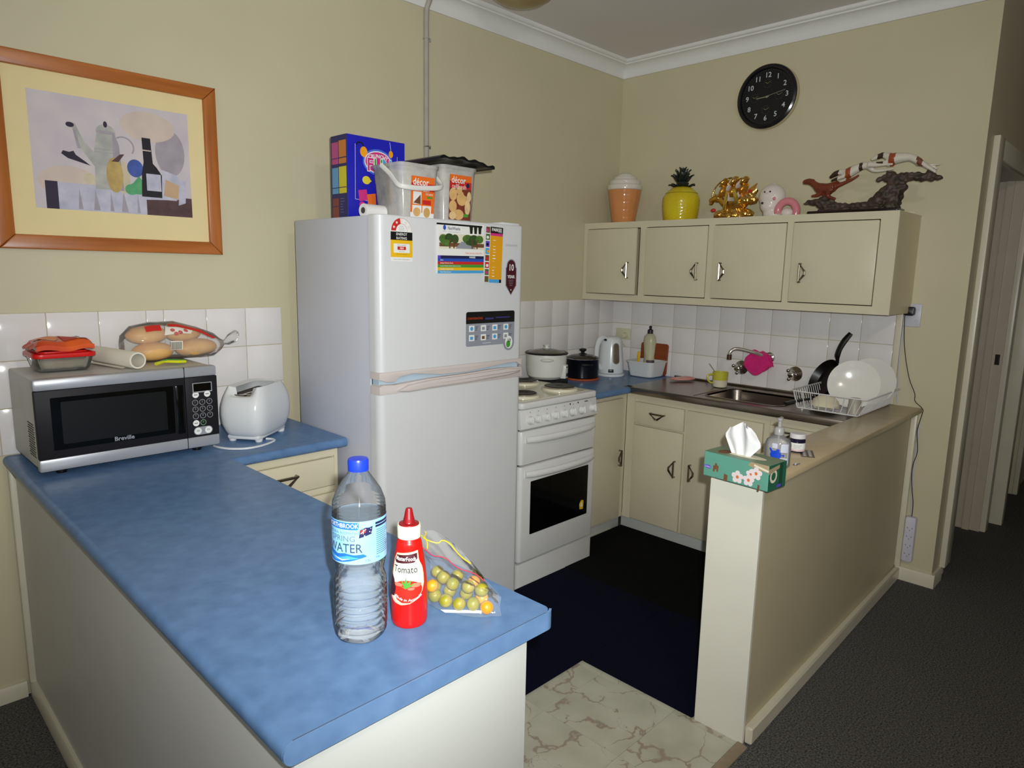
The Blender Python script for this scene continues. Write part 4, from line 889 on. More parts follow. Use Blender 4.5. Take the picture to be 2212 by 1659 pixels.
b = B().lathe([(0, .004), (.012, .004), (.024, .001)]+[(ribbed(z), z) for z in zs]+[(.0140, .303)], 48, fn=petal); b.v = b.v; b.build('bottle', m_pet, wb, 60, world=False)
zw = [z for z in zs if .006 < z < .2235]
B().lathe([(0, .0062), (.02, .0062)]+[(ribbed(z)-.0009, z) for z in zw]+[(0, .2235)], 48, fn=petal).build('water', m_water, wb, 60, world=False)
B().lathe([(.0150, .2955), (.0170, .296), (.0172, .312), (.016, .3155), (.006, .316), (0, .316)], 32, fn=lambda r, z, t: r*(1+.008*math.cos(30*t)) if .297 < z < .313 else r).build('cap', M('cap_blue', (24, 54, 190), .3, var=.03), wb, world=False)
PHI = math.atan2(-.949, -.605)
def cylmap(rf, z0, base=PHI): return lambda s, z, h: Vector(((rf(z0+z)+.0004+h)*math.cos(base+s/.045), (rf(z0+z)+.0004+h)*math.sin(base+s/.045), z0+z))
m_lb = M('label_sky_blue', (132, 196, 240), .4, c2=(160, 212, 246), scale=14); m_lt = M('label_grey_text', (96, 108, 132), .5)
d = D(); d.rect(-.141, 0, .141, .073, 0)
d.rrect(-.063, .0595, -.001, .0715, .003, 1, 1); d.text('NORTHBROOK', -.0325, .0655, .0108, 2, 3, .01, sx=.82); d.text('NATURAL AUSTRALIAN', -.030, .0535, .0062, 3, 2, sx=.95); d.text('SPRING', -.030, .0435, .0135, 3, 2, sx=1.05); d.text('WATER', -.028, .0270, .0215, 4, 2, .004, sx=.88)
wv = [(-.07, .018), (-.055, .021), (-.04, .016), (-.025, .019), (-.01, .0165), (.006, .0175), (.012, .013), (.0, .010), (-.015, .006), (-.03, .003), (-.05, .001), (-.07, .004)]
d.poly(wv, 1, 1); d.poly([(-.06, .016), (-.04, .010), (-.02, .015), (0, .011), (-.02, .008), (-.045, .005), (-.065, .009)], 5, 2); d.poly([(-.05, .011), (-.03, .008), (-.015, .0105), (-.03, .0055)], 2, 3)
d.poly([(-.001, .045), (.020, .0505), (.022, .0635), (.016, .062), (.010, .0625), (.001, .059)], 6, 1); d.poly([(.002, .052), (.010, .0545), (.0105, .061), (.002, .058)], 7, 2); d.line((.002, .053), (.0105, .060), .0009, 2, 3); d.line((.006, .052), (.006, .060), .0009, 2, 3); d.star(.008, .049, .0015, 2, 3); d.star(.0165, .055, .0012, 2, 3); d.star(.0185, .060, .0010, 2, 3); d.star(.0195, .0535, .0010, 2, 3)
d.text('1.5L', .013, .0055, .0060, 8, 2); d.rrect(.027, .0645, .062, .0685, .001, 6, 1); d.rrect(.027, .0595, .062, .0632, .001, 6, 1)
for k in range(13): d.rect(.0285, .0125+k*.0035, .060-RND.random()*.008, .0135+k*.0035, 8, 1)
d.ring(.055, .026, .0026, .0034, 8, 2, 16); d.text('10¢', .031, .008, .006, 8, 2)
d.ring(.0, .0, .0001, .0002, 0, 0, 4)
d.build('label', [m_lb, M('label_blue', (40, 110, 200), .4, var=.1, scale=200), W_, m_lt, M('label_slate', (52, 66, 92), .5), LB, NV, RD, M('label_navy_text', (40, 72, 130), .5)], wb, cylmap(lambda z: .0449, .1485), maxlen=.005, world=False, step=.00012)

sb = thing('sauce_bottle', 'red tomato sauce squeeze bottle with maroon nozzle beside water bottle', 'bottle', (-2.970, -1.755, PT))
sp = [(0, .0290), (.003, .0312), (.010, .0322), (.05, .0325), (.08, .0313), (.105, .0290), (.125, .0262), (.140, .0238), (.150, .0226), (.1545, .0215), (.1575, .0190), (.163, .0178)]
def sr(z):
    for (a, ra), (c, rc) in zip(sp, sp[1:]):
        if z <= c: t = (z-a)/(c-a); return ra+(rc-ra)*t
    return sp[-1][1]
m_sauce = M('sauce_red', (206, 22, 16), .28, var=.03)
B().lathe([(0, .002), (.02, .001)]+[(sr(k*.0025), k*.0025) for k in range(66)], 40).build('bottle', m_sauce, sb, 50, world=False)
B().lathe([(.0190, .160), (.0204, .161), (.0206, .182), (.0196, .184), (.0185, .184)], 36).build('collar', M('collar_cream', (238, 230, 200), .35), sb, world=False)
B().lathe([(.0186, .1825), (.0178, .1855), (.0105, .187), (.0098, .1885), (.0098, .193), (.0090, .195), (.0062, .210), (.0052, .2125), (0, .213)], 28).build('nozzle', M('nozzle_maroon', (136, 18, 24), .3), sb, world=False)
SB = math.atan2(-2.686+1.755, -3.665+2.97)
smap = lambda s, z, h: Vector(((sr(z)+.0004+h)*math.cos(SB+s/.030), (sr(z)+.0004+h)*math.sin(SB+s/.030), z))
d = D(); oc = -.006
ou = [(-.030, .137), (.018, .142), (.0205, .142), (.0205, .128), (.022, .122), (.0275, .112), (.0295, .098), (.0285, .082), (.0235, .068), (.014, .056), (.0, .0485), (-.014, .0455), (-.026, .048), (-.036, .055), (-.041, .070), (-.040, .09), (-.037, .11), (-.036, .125)]
inn = [((x+.006)*.90-.006, (y-.094)*.90+.094) for x, y in ou]
d.poly(ou, 0, 0); d.poly(inn, 1, 1)
d.poly([(-.029, .134), (.0175, .138), (.017, .128), (.010, .122), (-.028, .120), (-.033, .125)], 2, 2); d.text('MasterFoods', -.0075, .1285, .0105, 3, 4, .012, sx=.78)
d.text('Tomato', -.008, .1095, .0172, 4, 3, .008, sx=.84); d.text('SAUCE', -.010, .0995, .0052, 5, 3)
d.ell(-.004, .0735, .027, .0175, 6, 2, 28); d.poly([(-.026, .065), (.018, .065), (.012, .056), (.0, .0505), (-.012, .050), (-.022, .055)], 6, 2)
for (x, y, rx, ry) in ((-.020, .083, .009, .0035), (.012, .082, .010, .004), (.003, .076, .006, .0025)): d.ell(x, y, rx, ry, 9, 3, 12)
for (x, y) in ((-.014, .093), (-.006, .097), (.003, .093), (.010, .087), (-.017, .082)): d.poly([(-.006, .076), ((x-.006)/2-.002, (y+.078)/2), (x, y), ((x-.006)/2+.003, (y+.078)/2-.001), (-.003, .078)], 7, 4)
d.poly([(-.040, .058), (-.027, .060), (-.024, .075), (-.029, .09), (-.038, .10), (-.041, .08)], 2, 3)
d.text('Made in Australia', -.002, .0555, .0068, 3, 5, .01, shear=.2, arc=.036)
d.build('label', [M('sauce_peach', (242, 206, 168), .4), M('sauce_cream', (240, 236, 214), .4), MA, W_, K_, GY, M('tomato_print', (214, 40, 26), .4, var=.08, scale=80), GN, OR, M('tomato_shine', (240, 120, 96), .4)], sb, smap, maxlen=.004, world=False, step=.00015)

# small citrus in a zip bag
m_f = [M('citrus_green', (128, 134, 36), .3, c2=(168, 150, 40), scale=40, bump=.15, bscale=600), M('citrus_orange', (224, 130, 28), .3, c2=(206, 160, 40), scale=40, bump=.15, bscale=600)]
fru = [(-2.851, -1.689, .884, 0), (-2.861, -1.719, .886, 0), (-2.835, -1.730, .884, 0), (-2.865, -1.752, .885, 0), (-2.898, -1.730, .884, 1), (-2.892, -1.731, .863, 0), (-2.890, -1.761, .863, 0), (-2.880, -1.788, .863, 0), (-2.853, -1.783, .886, 0), (-2.861, -1.806, .863, 0), (-2.842, -1.808, .885, 0), (-2.829, -1.772, .884, 1), (-2.852, -1.833, .863, 1), (-2.866, -1.70, .863, 0), (-2.858, -1.735, .863, 0), (-2.842, -1.765, .863, 0), (-2.834, -1.80, .863, 1), (-2.836, -1.712, .863, 0), (-2.82, -1.745, .863, 0)]
flab = ['topmost olive green one by the sauce bottle', 'olive green one second along the top', 'olive green one at the back of the top layer', 'olive green one at the middle of the top layer', 'orange one right beside the sauce bottle', 'yellow green one low at the bottle side', 'green one low at the front near the sauce bottle', 'green one low in the middle of the front', 'largest bright green one in the top layer', 'olive one low beside the orange corner fruit', 'green one on top near the bag corner', 'orange one peeping out at the back', 'bright orange one in the bag corner']
fm = []
for mm in m_f: fm.append(B().lathe([(0, -.0118)]+[(.0128*math.cos(t), .0124*math.sin(t)) for t in [-PI/2+PI*k/12 for k in range(1, 12)]]+[(.0015, .0121), (0, .0117)], 18).mesh('citrus', mm))
for k, (x, y, z, c) in enumerate(fru):
    o = link_mesh('citrus', fm[c], None, (x, y, z)); o.rotation_euler = (RND.uniform(-1, 1), RND.uniform(-1, 1), 0); s = RND.uniform(.96, 1.06); o.scale = (s, s, s)
    tag(o, 'small citrus in the zip bag, '+flab[k] if k < len(flab) else 'small citrus hidden low inside the zip bag', 'citrus', 'small citrus fruit in the zip bag')
zb = thing('zip_bag', 'clear zip bag of small citrus leaning behind the sauce bottle', 'bag', (-2.86, -1.75, PT))
m_zip = film('zip_bag_film', (240, 242, 244), .14, .06, .07, bump=.6)
FB = [Vector(p) for p in ((-2.915, -1.715, .852), (-2.906, -1.762, .852), (-2.893, -1.806, .852), (-2.868, -1.842, .852), (-2.838, -1.858, .852))]
FM = [Vector(p) for p in ((-2.912, -1.715, .885), (-2.888, -1.755, .895), (-2.868, -1.793, .897), (-2.848, -1.825, .893), (-2.832, -1.848, .878))]
FC = [Vector(p) for p in ((-2.868, -1.655, .925), (-2.862, -1.688, .918), (-2.853, -1.725, .912), (-2.842, -1.765, .904), (-2.830, -1.815, .892))]
FTp = [Vector(p) for p in ((-2.835, -1.610, .945), (-2.825, -1.625, .945), (-2.812, -1.645, .940), (-2.808, -1.675, .932), (-2.806, -1.70, .922))]
def lerp4(rows, a, c):
    def along(r):
        q = a*(len(r)-1); i = min(int(q), len(r)-2); return r[i].lerp(r[i+1], q-i)
    q = c*(len(rows)-1); i = min(int(q), len(rows)-2); return along(rows[i]).lerp(along(rows[i+1]), q-i)
def wrk(p, a, c): return p+Vector((.0022*math.sin(a*17+c*9), .0022*math.sin(a*11-c*15), .0025*math.sin(a*13+c*21)*(1 if c > .1 else 0)))
b = B().grid(lambda a, c: wrk(lerp4([FB, FM, FC, FTp], a, c), a, c), 20, 24)
BB = [Vector((-2.852, -1.668, .852)), Vector((-2.83, -1.69, .852)), Vector((-2.812, -1.725, .852)), Vector((-2.808, -1.78, .852)), Vector((-2.822, -1.838, .852))]
BM_ = [Vector((-2.842, -1.655, .892)), Vector((-2.826, -1.675, .9)), Vector((-2.808, -1.71, .898)), Vector((-2.806, -1.76, .89)), Vector((-2.818, -1.825, .878))]
b.grid(lambda a, c: wrk(lerp4([BB, BM_, FTp], a, c), a, c)-Vector((-.003, -.003, .0)), 16, 12)
b.build('film', m_zip, zb, 60)
def on(a, c): return wrk(lerp4([FB, FM, FC, FTp], a, c), a, c)+Vector((-.0012, -.0018, .0012))
B().tube([on(k/14, .70) for k in range(15)], .0010, 6).build('zip_seal', M('zip_red', (196, 60, 80), .4), zb)
B().tube([on(k/14, .90-.05*math.sin(k*.5)) for k in range(15)], .0013, 6).tube([on(.18+.02*math.sin(k), .99-k*.022) for k in range(12)], .0012, 6).build('zip_seal', M('zip_yellow', (222, 198, 40), .4), zb)
B().grid(lambda a, c: (-2.906+.06*a, -1.772-.06*a+.014*c-.006, .8508+.0008*c), 6, 2).build('reflection_strip', W_, zb)  # white sheet painted in for the reflection along the bag's foot
# ================================================================ on the walls
pc_ = thing('framed_print', 'pine framed still life print of coffee pot and wine bottle', 'picture', (-2.90, -.012, 1.52))
px0, px1, pz0, pz1, fw = -3.247, -2.549, 1.516, 2.120, .046
yb, yf = -.002, -.024
def rail(name, q, m): B().prism(q, yf, yb, 'y', 0, .005, 2, lambda e: all(abs(v.co.y-yf) < 1e-5 for v in e.verts)).build(name, m, pc_)
rail('frame_rail', [(px0, pz1), (px1, pz1), (px1-fw, pz1-fw), (px0+fw, pz1-fw)], m_wood); rail('frame_rail', [(px0, pz0), (px1, pz0), (px1-fw, pz0+fw), (px0+fw, pz0+fw)], m_wood)
rail('frame_rail', [(px0, pz0), (px0+fw, pz0+fw), (px0+fw, pz1-fw), (px0, pz1)], m_wood2); rail('frame_rail', [(px1, pz0), (px1-fw, pz0+fw), (px1-fw, pz1-fw), (px1, pz1)], m_wood2)
B().box((px0+.02, -.010, pz0+.02), (px1-.02, -.004, pz1-.02)).build('mat_board', M('cream_mat_board', (226, 208, 156), .8, var=.02), pc_)
aW, aH = .487, .364
d = D(); ms = [M('art_lilac_grey', (190, 180, 188), .7, c2=(206, 197, 196), scale=8), M('art_pot_white', (190, 188, 178), .7, c2=(150, 150, 150), scale=16), M('art_bottle_black', (24, 20, 30), .6, var=.2, scale=20), M('art_pear_ochre', (196, 170, 104), .7, c2=(168, 138, 84), scale=24), M('art_blue', (66, 88, 160), .7, var=.15, scale=30), M('art_green', (88, 160, 110), .7, var=.2, scale=30), M('art_cloth_white', (198, 196, 208), .7, c2=(170, 170, 190), scale=22), M('art_brown', (84, 60, 62), .7, var=.2, scale=30), M('art_shade', (160, 152, 160), .7, var=.1, scale=20), M('art_orange', (204, 186, 174), .7, var=.1), M('art_pale_pear', (200, 188, 160), .7, var=.1, scale=20), M('art_dark', (46, 38, 56), .7, var=.2), M('art_apricot', (196, 164, 130), .7, var=.1)]
d.rect(0, 0, aW, aH, 0)
d.rect(.03, 0, .065, .088, 11, 1); d.rect(.435, 0, aW, .068, 7, 1); d.rect(.332, 0, .44, .056, 7, 1); d.poly([(.065, 0), (.332, 0), (.332, .052), (.43, .058), (.44, .075), (.40, .088), (.065, .086)], 6, 2)
for k, (a, w2) in enumerate(((.12, .014), (.165, .02), (.215, .012), (.25, .022), (.30, .01))): d.poly([(a, .004), (a+w2, .004), (a+w2*.4, .072)], 8, 3)
d.poly([(.232, .075), (.262, .075), (.255, .225), (.243, .262), (.236, .262)], 8, 3.5); d.poly([(.13, .2), (.14, .2), (.128, .255), (.12, .26)], 8, 3.5); d.ell(.35, .30, .09, .05, 9, .5); d.ell(.10, .09, .09, .05, 9, .5); d.ell(.42, .22, .05, .08, 8, .4)
d.poly([(.175, .075), (.262, .075), (.255, .225), (.243, .262), (.19, .262), (.178, .2)], 1, 3); d.ell(.217, .262, .03, .026, 1, 3); d.ell(.217, .262, .028, .006, 8, 4); d.ell(.217, .288, .006, .010, 11, 4)
for z in (.195, .205): d.rect(.18, z, .252, z+.002, 8, 4)
d.poly([(.182, .14), (.140, .20), (.120, .262), (.106, .268), (.104, .28), (.128, .278), (.150, .225), (.185, .185)], 1, 3); d.ell(.113, .272, .012, .008, 11, 4)
d.poly([(.165, .148), (.10, .165), (.082, .178), (.088, .188), (.105, .185), (.118, .19), (.124, .178), (.15, .16)], 11, 2); d.ell(.158, .105, .018, .018, 10, 3)
d.ring(.268, .222, .030, .035, 8, 3, 20, -.6, 2.2)
d.ell(.236, .125, .026, .058, 3, 4); d.poly([(.228, .17), (.25, .17), (.27, .198), (.256, .196)], 7, 5); d.ell(.262, .120, .022, .055, 10, 3)
d.ell(.302, .155, .026, .030, 4, 4); d.poly([(.272, .068), (.328, .068), (.326, .11), (.312, .13), (.292, .105), (.268, .09)], 5, 5); d.ell(.285, .082, .02, .018, 5, 5)
d.poly([(.318, .062), (.385, .062), (.388, .14), (.372, .165), (.360, .178), (.356, .262), (.328, .262), (.330, .18), (.322, .14)], 2, 6); d.poly([(.336, .084), (.384, .084), (.384, .142), (.336, .142)], 6, 7); d.rect(.328, .218, .356, .222, 9, 7)
d.poly([(.385, .06), (.44, .06), (.46, .10), (.44, .145), (.39, .160)], 6, 3); d.poly([(.39, .07), (.44, .062), (.446, .11), (.40, .128)], 12, 4); d.poly([(.44, .04), (.465, .05), (.47, .13), (.448, .13)], 6, 4)
d.build('print', ms, pc_, plane((-3.138, -.0103, 1.648), (1, 0, 0), (0, 0, 1)), step=.0001)

ck = thing('wall_clock', 'round black wall clock with small dials above the wall cupboard', 'clock', (-.001, -.953, 2.41))
ck.rotation_euler = (0, 0, 0)
def cy(prof, m, name, par, seg=56): return B().at((-.001, -.953, 2.41), (0, -PI/2, 0)).lathe(prof, seg, cap=False).build(name, m, par)
cy([(.163, 0), (.164, .004), (.164, .028), (.158, .033), (.1425, .033), (.1425, .024), (0, .024)], M('clock_rim_pale', (188, 178, 140), .22, var=.03), 'case', ck)
cy([(.1625, .0295), (.160, .0365), (.150, .0415), (.142, .039), (.139, .028)], M('clock_bezel', (22, 18, 24), .2, var=.1), 'bezel', ck)
cy([(0, .0262), (.140, .0262), (.140, .0272), (0, .0272)], M('clock_face', (9, 9, 12), .5, var=.1), 'face', ck)
cfn = plane((-.0285, -.953, 2.41), (0, -1, 0), (0, 0, 1)); d = D()
for k in range(1, 13):
    t = 2*PI*k/12; d.text(str(k), .108*math.sin(t), .108*math.cos(t), .036, 0, 1, .012)
for k in range(60):
    t = 2*PI*k/60; d.line((.131*math.sin(t), .131*math.cos(t)), (.135*math.sin(t), .135*math.cos(t)), .0010 if k % 5 else .002, 1, 1)
for (a, c) in ((0, .066), (.066, 0), (0, -.066), (-.066, 0)):
    for k in range(12):
        t = 2*PI*k/12; d.line((a+.019*math.sin(t), c+.019*math.cos(t)), (a+.023*math.sin(t), c+.023*math.cos(t)), .0014, 1, 1)
    d.line((a, c), (a+.018*math.sin(1.05), c+.018*math.cos(1.05)), .0014, 2, 2); d.line((a, c), (a+.013*math.sin(-1.0), c+.013*math.cos(-1.0)), .0020, 2, 2)
d.build('dial_print', [M('clock_numeral', (200, 206, 214), .4), M('clock_tick', (110, 110, 116), .4), M('clock_gold', (170, 160, 120), .35, .4)], ck, cfn)
D().line((.012, .001), (-.058, -.003), .0045, 0, 3).line((-.016, .0), (.098, .022), .0022, 0, 4).ell(0, 0, .006, .006, 0, 5, 14).build('hands', [M('hand_silver', (168, 166, 150), .3, .6)], ck, cfn)

cdt = thing('wall_conduit', 'grey painted conduit running up the wall above the fridge', 'pipe', (-1.556, -.012, 1.35))
B().tube([(-1.556, -.013, 1.30), (-1.556, -.013, 2.60), (-1.556, -.016, 2.66), (-1.556, -.045, 2.70), (-1.556, -.06, 2.715)], .0125, 12).build('pipe', m_grey, cdt)
for z in (2.53, 2.05):
    B().torus((-1.556, -.013, z), .0135, .003, 'z', 0, 16, 6).box((-1.546, -.006, z-.008), (-1.522, -.0005, z+.008), 0, .002).at((-1.530, -.006, z), (PI/2, 0, 0)).lathe([(0, 0), (.005, 0), (.004, .003), (0, .003)], 10).build('clip', m_chrome if z < 2.2 else m_grey, cdt)

lamp = thing('ceiling_light', 'round amber glass ceiling light over the kitchen, unlit', 'lamp', (-1.305, -.38, CZ-.10))
m_amb = M('amber_glass_shade', (168, 150, 108), .25, c2=(140, 116, 74), scale=6)
B().lathe([(0, -.098), (.05, -.095), (.10, -.083), (.135, -.062), (.155, -.035), (.160, -.015), (.150, -.006)], 40, 0, (-1.305, -.38, CZ)).build('shade', m_amb, lamp)
B().lathe([(.152, -.018), (.168, -.018), (.170, -.002), (.150, 0)], 40, 0, (-1.305, -.38, CZ)).build('rim', M('lamp_brass', (120, 92, 50), .35, .6), lamp)

# ================================================================ around the stove and corner bench
rc = thing('rice_cooker', 'white rice cooker with glass lid beside the black saucepan', 'rice cooker', (-.858, -.19, .8885))
rcx, rcy, rz = -.858, -.19, .8915
tag(B().prism(rrect(-.940, -.262, -.745, -.085, .012, 3), .8556, .8885, 'z', 0, .003, 2).build('pot_stand', m_black), 'low black stand under the rice cooker', 'stand')
m_rc = M('cooker_white', (216, 216, 208), .25, var=.02)
B().lathe([(.06, 0), (.085, .004), (.102, .02), (.110, .06), (.113, .13), (.112, .142), (.104, .145), (.09, .14)], 40, 0, (rcx, rcy, rz)).build('body', m_rc, rc)
B().lathe([(.100, .142), (.118, .1405), (.1195, .147), (.113, .151), (.104, .151)], 40, 0, (rcx, rcy, rz)).build('lid_rim', m_black, rc)
B().lathe([(0, .169), (.03, .167), (.07, .160), (.104, .150), (.104, .148), (0, .166)], 40, 0, (rcx, rcy, rz)).build('lid', M('smoked_lid_glass', (96, 92, 84), .1, var=.1), rc)
B().lathe([(.022, .167), (.024, .170), (.013, .173), (.012, .180), (.018, .184), (.018, .190), (0, .191)], 20, 0, (rcx, rcy, rz)).build('knob', m_rc, rc)
hd = Vector((-.72, -.69, 0)).normalized()
B().ell((rcx+hd.x*.112, rcy+hd.y*.112, rz+.115), (.032, .014, .011), 0, 14, 8).build('side_handle', m_rc, rc) if False else B().at((rcx+hd.x*.112, rcy+hd.y*.112, rz+.115), (0, 0, math.atan2(hd.y, hd.x)+PI/2)).ell((0, 0, 0), (.036, .016, .010), 0, 16, 8).build('side_handle', m_rc, rc)
pn = Vector((.35, -.94, 0)).normalized()
B().at((rcx+pn.x*.108, rcy+pn.y*.108, rz+.045), (0, 0, math.atan2(pn.y, pn.x)+PI/2)).box((-.022, -.014, -.036), (.022, .02, .040), 0, .006).build('switch_panel', m_rc, rc)
B().at((rcx+pn.x*.119, rcy+pn.y*.119, rz+.045), (0, 0, math.atan2(pn.y, pn.x)+PI/2)).box((-.012, -.006, -.024), (.012, .0, -.006), 0, .002).box((-.016, -.005, .026), (.016, .002, .030)).build('switch', m_black, rc)
for k in range(3): B().lathe([(.010, 0), (.012, .006)], 10, 0, (rcx+.07*math.cos(2.1*k), rcy+.07*math.sin(2.1*k), rz-.0028)).build('foot', m_black, rc)
tv = thing('cork_trivet', 'round orange brown cork trivet under the black pot', 'trivet', (-.52, -.175, .855))
B().lathe([(0, 0), (.098, 0), (.10, .002), (.10, .008), (.098, .010), (0, .010)], 36, 0, (-.52, -.175, .8555)).build('disc', M('cork_orange', (168, 78, 36), .7, var=.15, scale=60), tv)
po = thing('black_saucepan', 'black saucepan with glass lid standing on the cork trivet', 'saucepan', (-.52, -.175, .866)); pz = .866
m_pot = M('black_enamel', (14, 14, 20), .22, var=.1)
B().lathe([(0, 0), (.09, 0), (.097, .006), (.098, .105), (.101, .110), (.0965, .110), (.093, .1)], 40, 0, (-.52, -.175, pz)).build('pot', m_pot, po)
B().lathe([(.099, .110), (.103, .1125), (.099, .117), (.07, .130), (.03, .137), (0, .138)], 40, 0, (-.52, -.175, pz)).build('lid', M('pot_lid_glass', (52, 46, 42), .12, var=.1), po)
B().torus((-.52, -.175, pz+.1125), .1005, .0026, 'z', 0, 40, 6).build('lid_rim', m_chrome, po)
B().lathe([(.026, .136), (.024, .140), (.010, .143), (.011, .152), (.021, .158), (.022, .165), (.012, .170), (0, .170)], 24, 0, (-.52, -.175, pz)).build('knob', m_black, po)
for s in (-1, 1):
    q = Vector((-.62*s, -.78*s, 0)).normalized(); c = Vector((-.52, -.175, pz+.085)); tn = Vector((-q.y, q.x, 0))
    B().tube([c+q*.095+tn*.03, c+q*.120+tn*.026, c+q*.124, c+q*.120-tn*.026, c+q*.095-tn*.03], .007, 8, sub=3).build('loop_handle', m_black, po)
kt = thing('kettle', 'white electric kettle with water window in the corner', 'kettle', (-.275, -.20, .855)); kx, ky, kz = -.275, -.20, .8555
m_kt = M('kettle_white', (216, 220, 220), .18, var=.012)
B().lathe([(0, 0), (.082, 0), (.085, .004), (.085, .013), (.075, .018), (0, .018)], 36, 0, (kx, ky, kz)).build('power_base', m_kt, kt)
B().lathe([(.078, .020), (.080, .026), (.077, .08), (.070, .15), (.064, .205), (.060, .222), (.05, .235), (.03, .242), (0, .244)], 36, 0, (kx, ky, kz), fn=lambda r, z, t: r*(1+(.30*max(0, (z-.15)/.08)*max(0, math.cos(t-.75))**6 if z < .236 else 0))).build('jug', m_kt, kt)
hq = Vector((-.985, .17, 0)).normalized()
B().tube([Vector((kx, ky, kz+.222))+hq*.045, Vector((kx, ky, kz+.235))+hq*.075, Vector((kx, ky, kz+.215))+hq*.105, Vector((kx, ky, kz+.16))+hq*.122, Vector((kx, ky, kz+.09))+hq*.115, Vector((kx, ky, kz+.045))+hq*.082], [.016, .017, .016, .014, .013, .012], 10, sub=4).build('handle', m_kt, kt)
wq = Vector((.35, -.94, 0)).normalized(); wb_ = math.atan2(wq.y, wq.x)
wq2 = -2.07-.42
def kr(z): return .077-(z-.08)*.1+(.0 if z < .15 else -(z-.15)*.009)
d = D(); d.rrect(-.021, .078, .021, .206, .0205, 0); d.rrect(-.018, .082, .018, .202, .0175, 1, 1)
d.build('water_window', [M('kettle_window_rim', (150, 140, 130), .2), M('kettle_window', (112, 98, 86), .15, c2=(84, 74, 64), scale=20)], kt, lambda s, z, h: Vector((kx+(kr(z)+.0016+h)*math.cos(wq2+.42+s/.07), ky+(kr(z)+.0016+h)*math.sin(wq2+.42+s/.07), kz+z)), maxlen=.01)
B().at((kx+hq.x*.068, ky+hq.y*.068-.012, kz+.224), (.5, -.3, .4)).ell((0, 0, 0), (.014, .012, .006), 0, 12, 8).build('lid_button', m_black, kt)
sq = math.atan2(-.62, -.78)
B().at((kx+.080*math.cos(sq), ky+.080*math.sin(sq), kz+.038), (0, 0, sq+PI/2)).box((-.016, -.006, -.010), (.016, .004, .010), 0, .003).build('switch', m_black, kt)
wt = thing('washing_tub', 'white plastic tub for dish brushes beside the sink', 'tub', (-.125, -.36, .855))
def tubr(z, e): return [(x, y, z) for x, y in rrect(-.215+e, -.455+e, -.035-e, -.265-e, .03, 4)]
rs = [tubr(.8562, .022), tubr(.862, .014), tubr(.945, .001), tubr(.945, -.004), tubr(.952, -.004), tubr(.952, .004), tubr(.865, .018)]; n = len(rs[0]); b = B()
b.add([p for r in rs for p in r], [(j*n+i, j*n+(i+1) % n, (j+1)*n+(i+1) % n, (j+1)*n+i) for j in range(6) for i in range(n)]+[tuple(range(n)), tuple(range(6*n, 7*n))]); b.build('shell', M('tub_white', (206, 208, 208), .4, var=.02), wt)
db = thing('detergent_bottle', 'pale detergent squeeze bottle with dark cap in the white tub', 'bottle', (-.125, -.375, .868))
m_det = M('detergent_pale', (196, 190, 158), .35, c2=(176, 172, 140), scale=10)
B().at((-.125, -.375, .868), (0, 0, 0), (.82, 1, 1)).lathe([(0, 0), (.034, .001), (.038, .008), (.037, .06), (.032, .11), (.036, .16), (.040, .20), (.036, .232), (.022, .248), (.015, .252)], 28).build('bottle', m_det, db)
B().lathe([(.017, 0), (.017, .022), (.012, .026), (.007, .028), (.008, .034), (.009, .042), (.006, .047), (0, .048)], 18, 0, (-.125, -.375, 1.118)).build('cap', M('cap_dark_violet', (30, 24, 44), .4), db)
d = D(); d.rrect(-.026, .030, .026, .092, .006, 0)
d.build('label', [M('detergent_label', (76, 62, 66), .5, var=.25, scale=60), YL], db, lambda s, z, h: Vector((-.125+(.0330+h)*math.cos(PI+.75+s/.036), -.375+(.0400+h)*math.sin(PI+.75+s/.036), .868+z)), maxlen=.008)
sbz = thing('dish_brush', 'yellow handled dish brush standing in the white tub', 'brush', (-.17, -.325, .866))
B().tube([(-.165, -.325, .868), (-.172, -.33, .93), (-.178, -.335, .985), (-.176, -.334, 1.01)], [.008, .007, .010, .007], 8, sub=3, flat=.6).build('handle', M('brush_yellow', (226, 178, 24), .4), sbz)
cbd = thing('chopping_board', 'reddish brown chopping board leaning on tiles behind white tub', 'board', (-.02, -.345, .856))
b = B(); b.T = Matrix.Translation((-.024, -.343, .856)) @ Matrix.Rotation(math.radians(4), 4, 'Y'); b.prism(rrect(-.098, 0, .098, .195, .016, 4), -.012, 0, 'x', 0, .002, 1); b.build('board', M('board_brown', (122, 58, 26), .45, c2=(146, 76, 36), scale=12, stretch=(1, .2, 5)), cbd)
ot = thing('kitchen_outlet', 'cream double power point behind the kettle', 'outlet', (-.006, -.09, 1.09))
B().box((-.016, -.155, 1.055), (-.0087, -.040, 1.125), 0, .003).build('plate', M('outlet_cream', (206, 204, 172), .35), ot)
B().at((-.016, -.118, 1.082), (0, -PI/2, 0)).lathe([(.018, 0), (.019, .012), (.015, .026), (0, .028)], 18).tube([(-.03, 0, .028), (-.05, -.004, .03), (-.07, -.01, .012)], .0035, 6).build('plug', M('outlet_cream', (206, 204, 172), .35), ot)

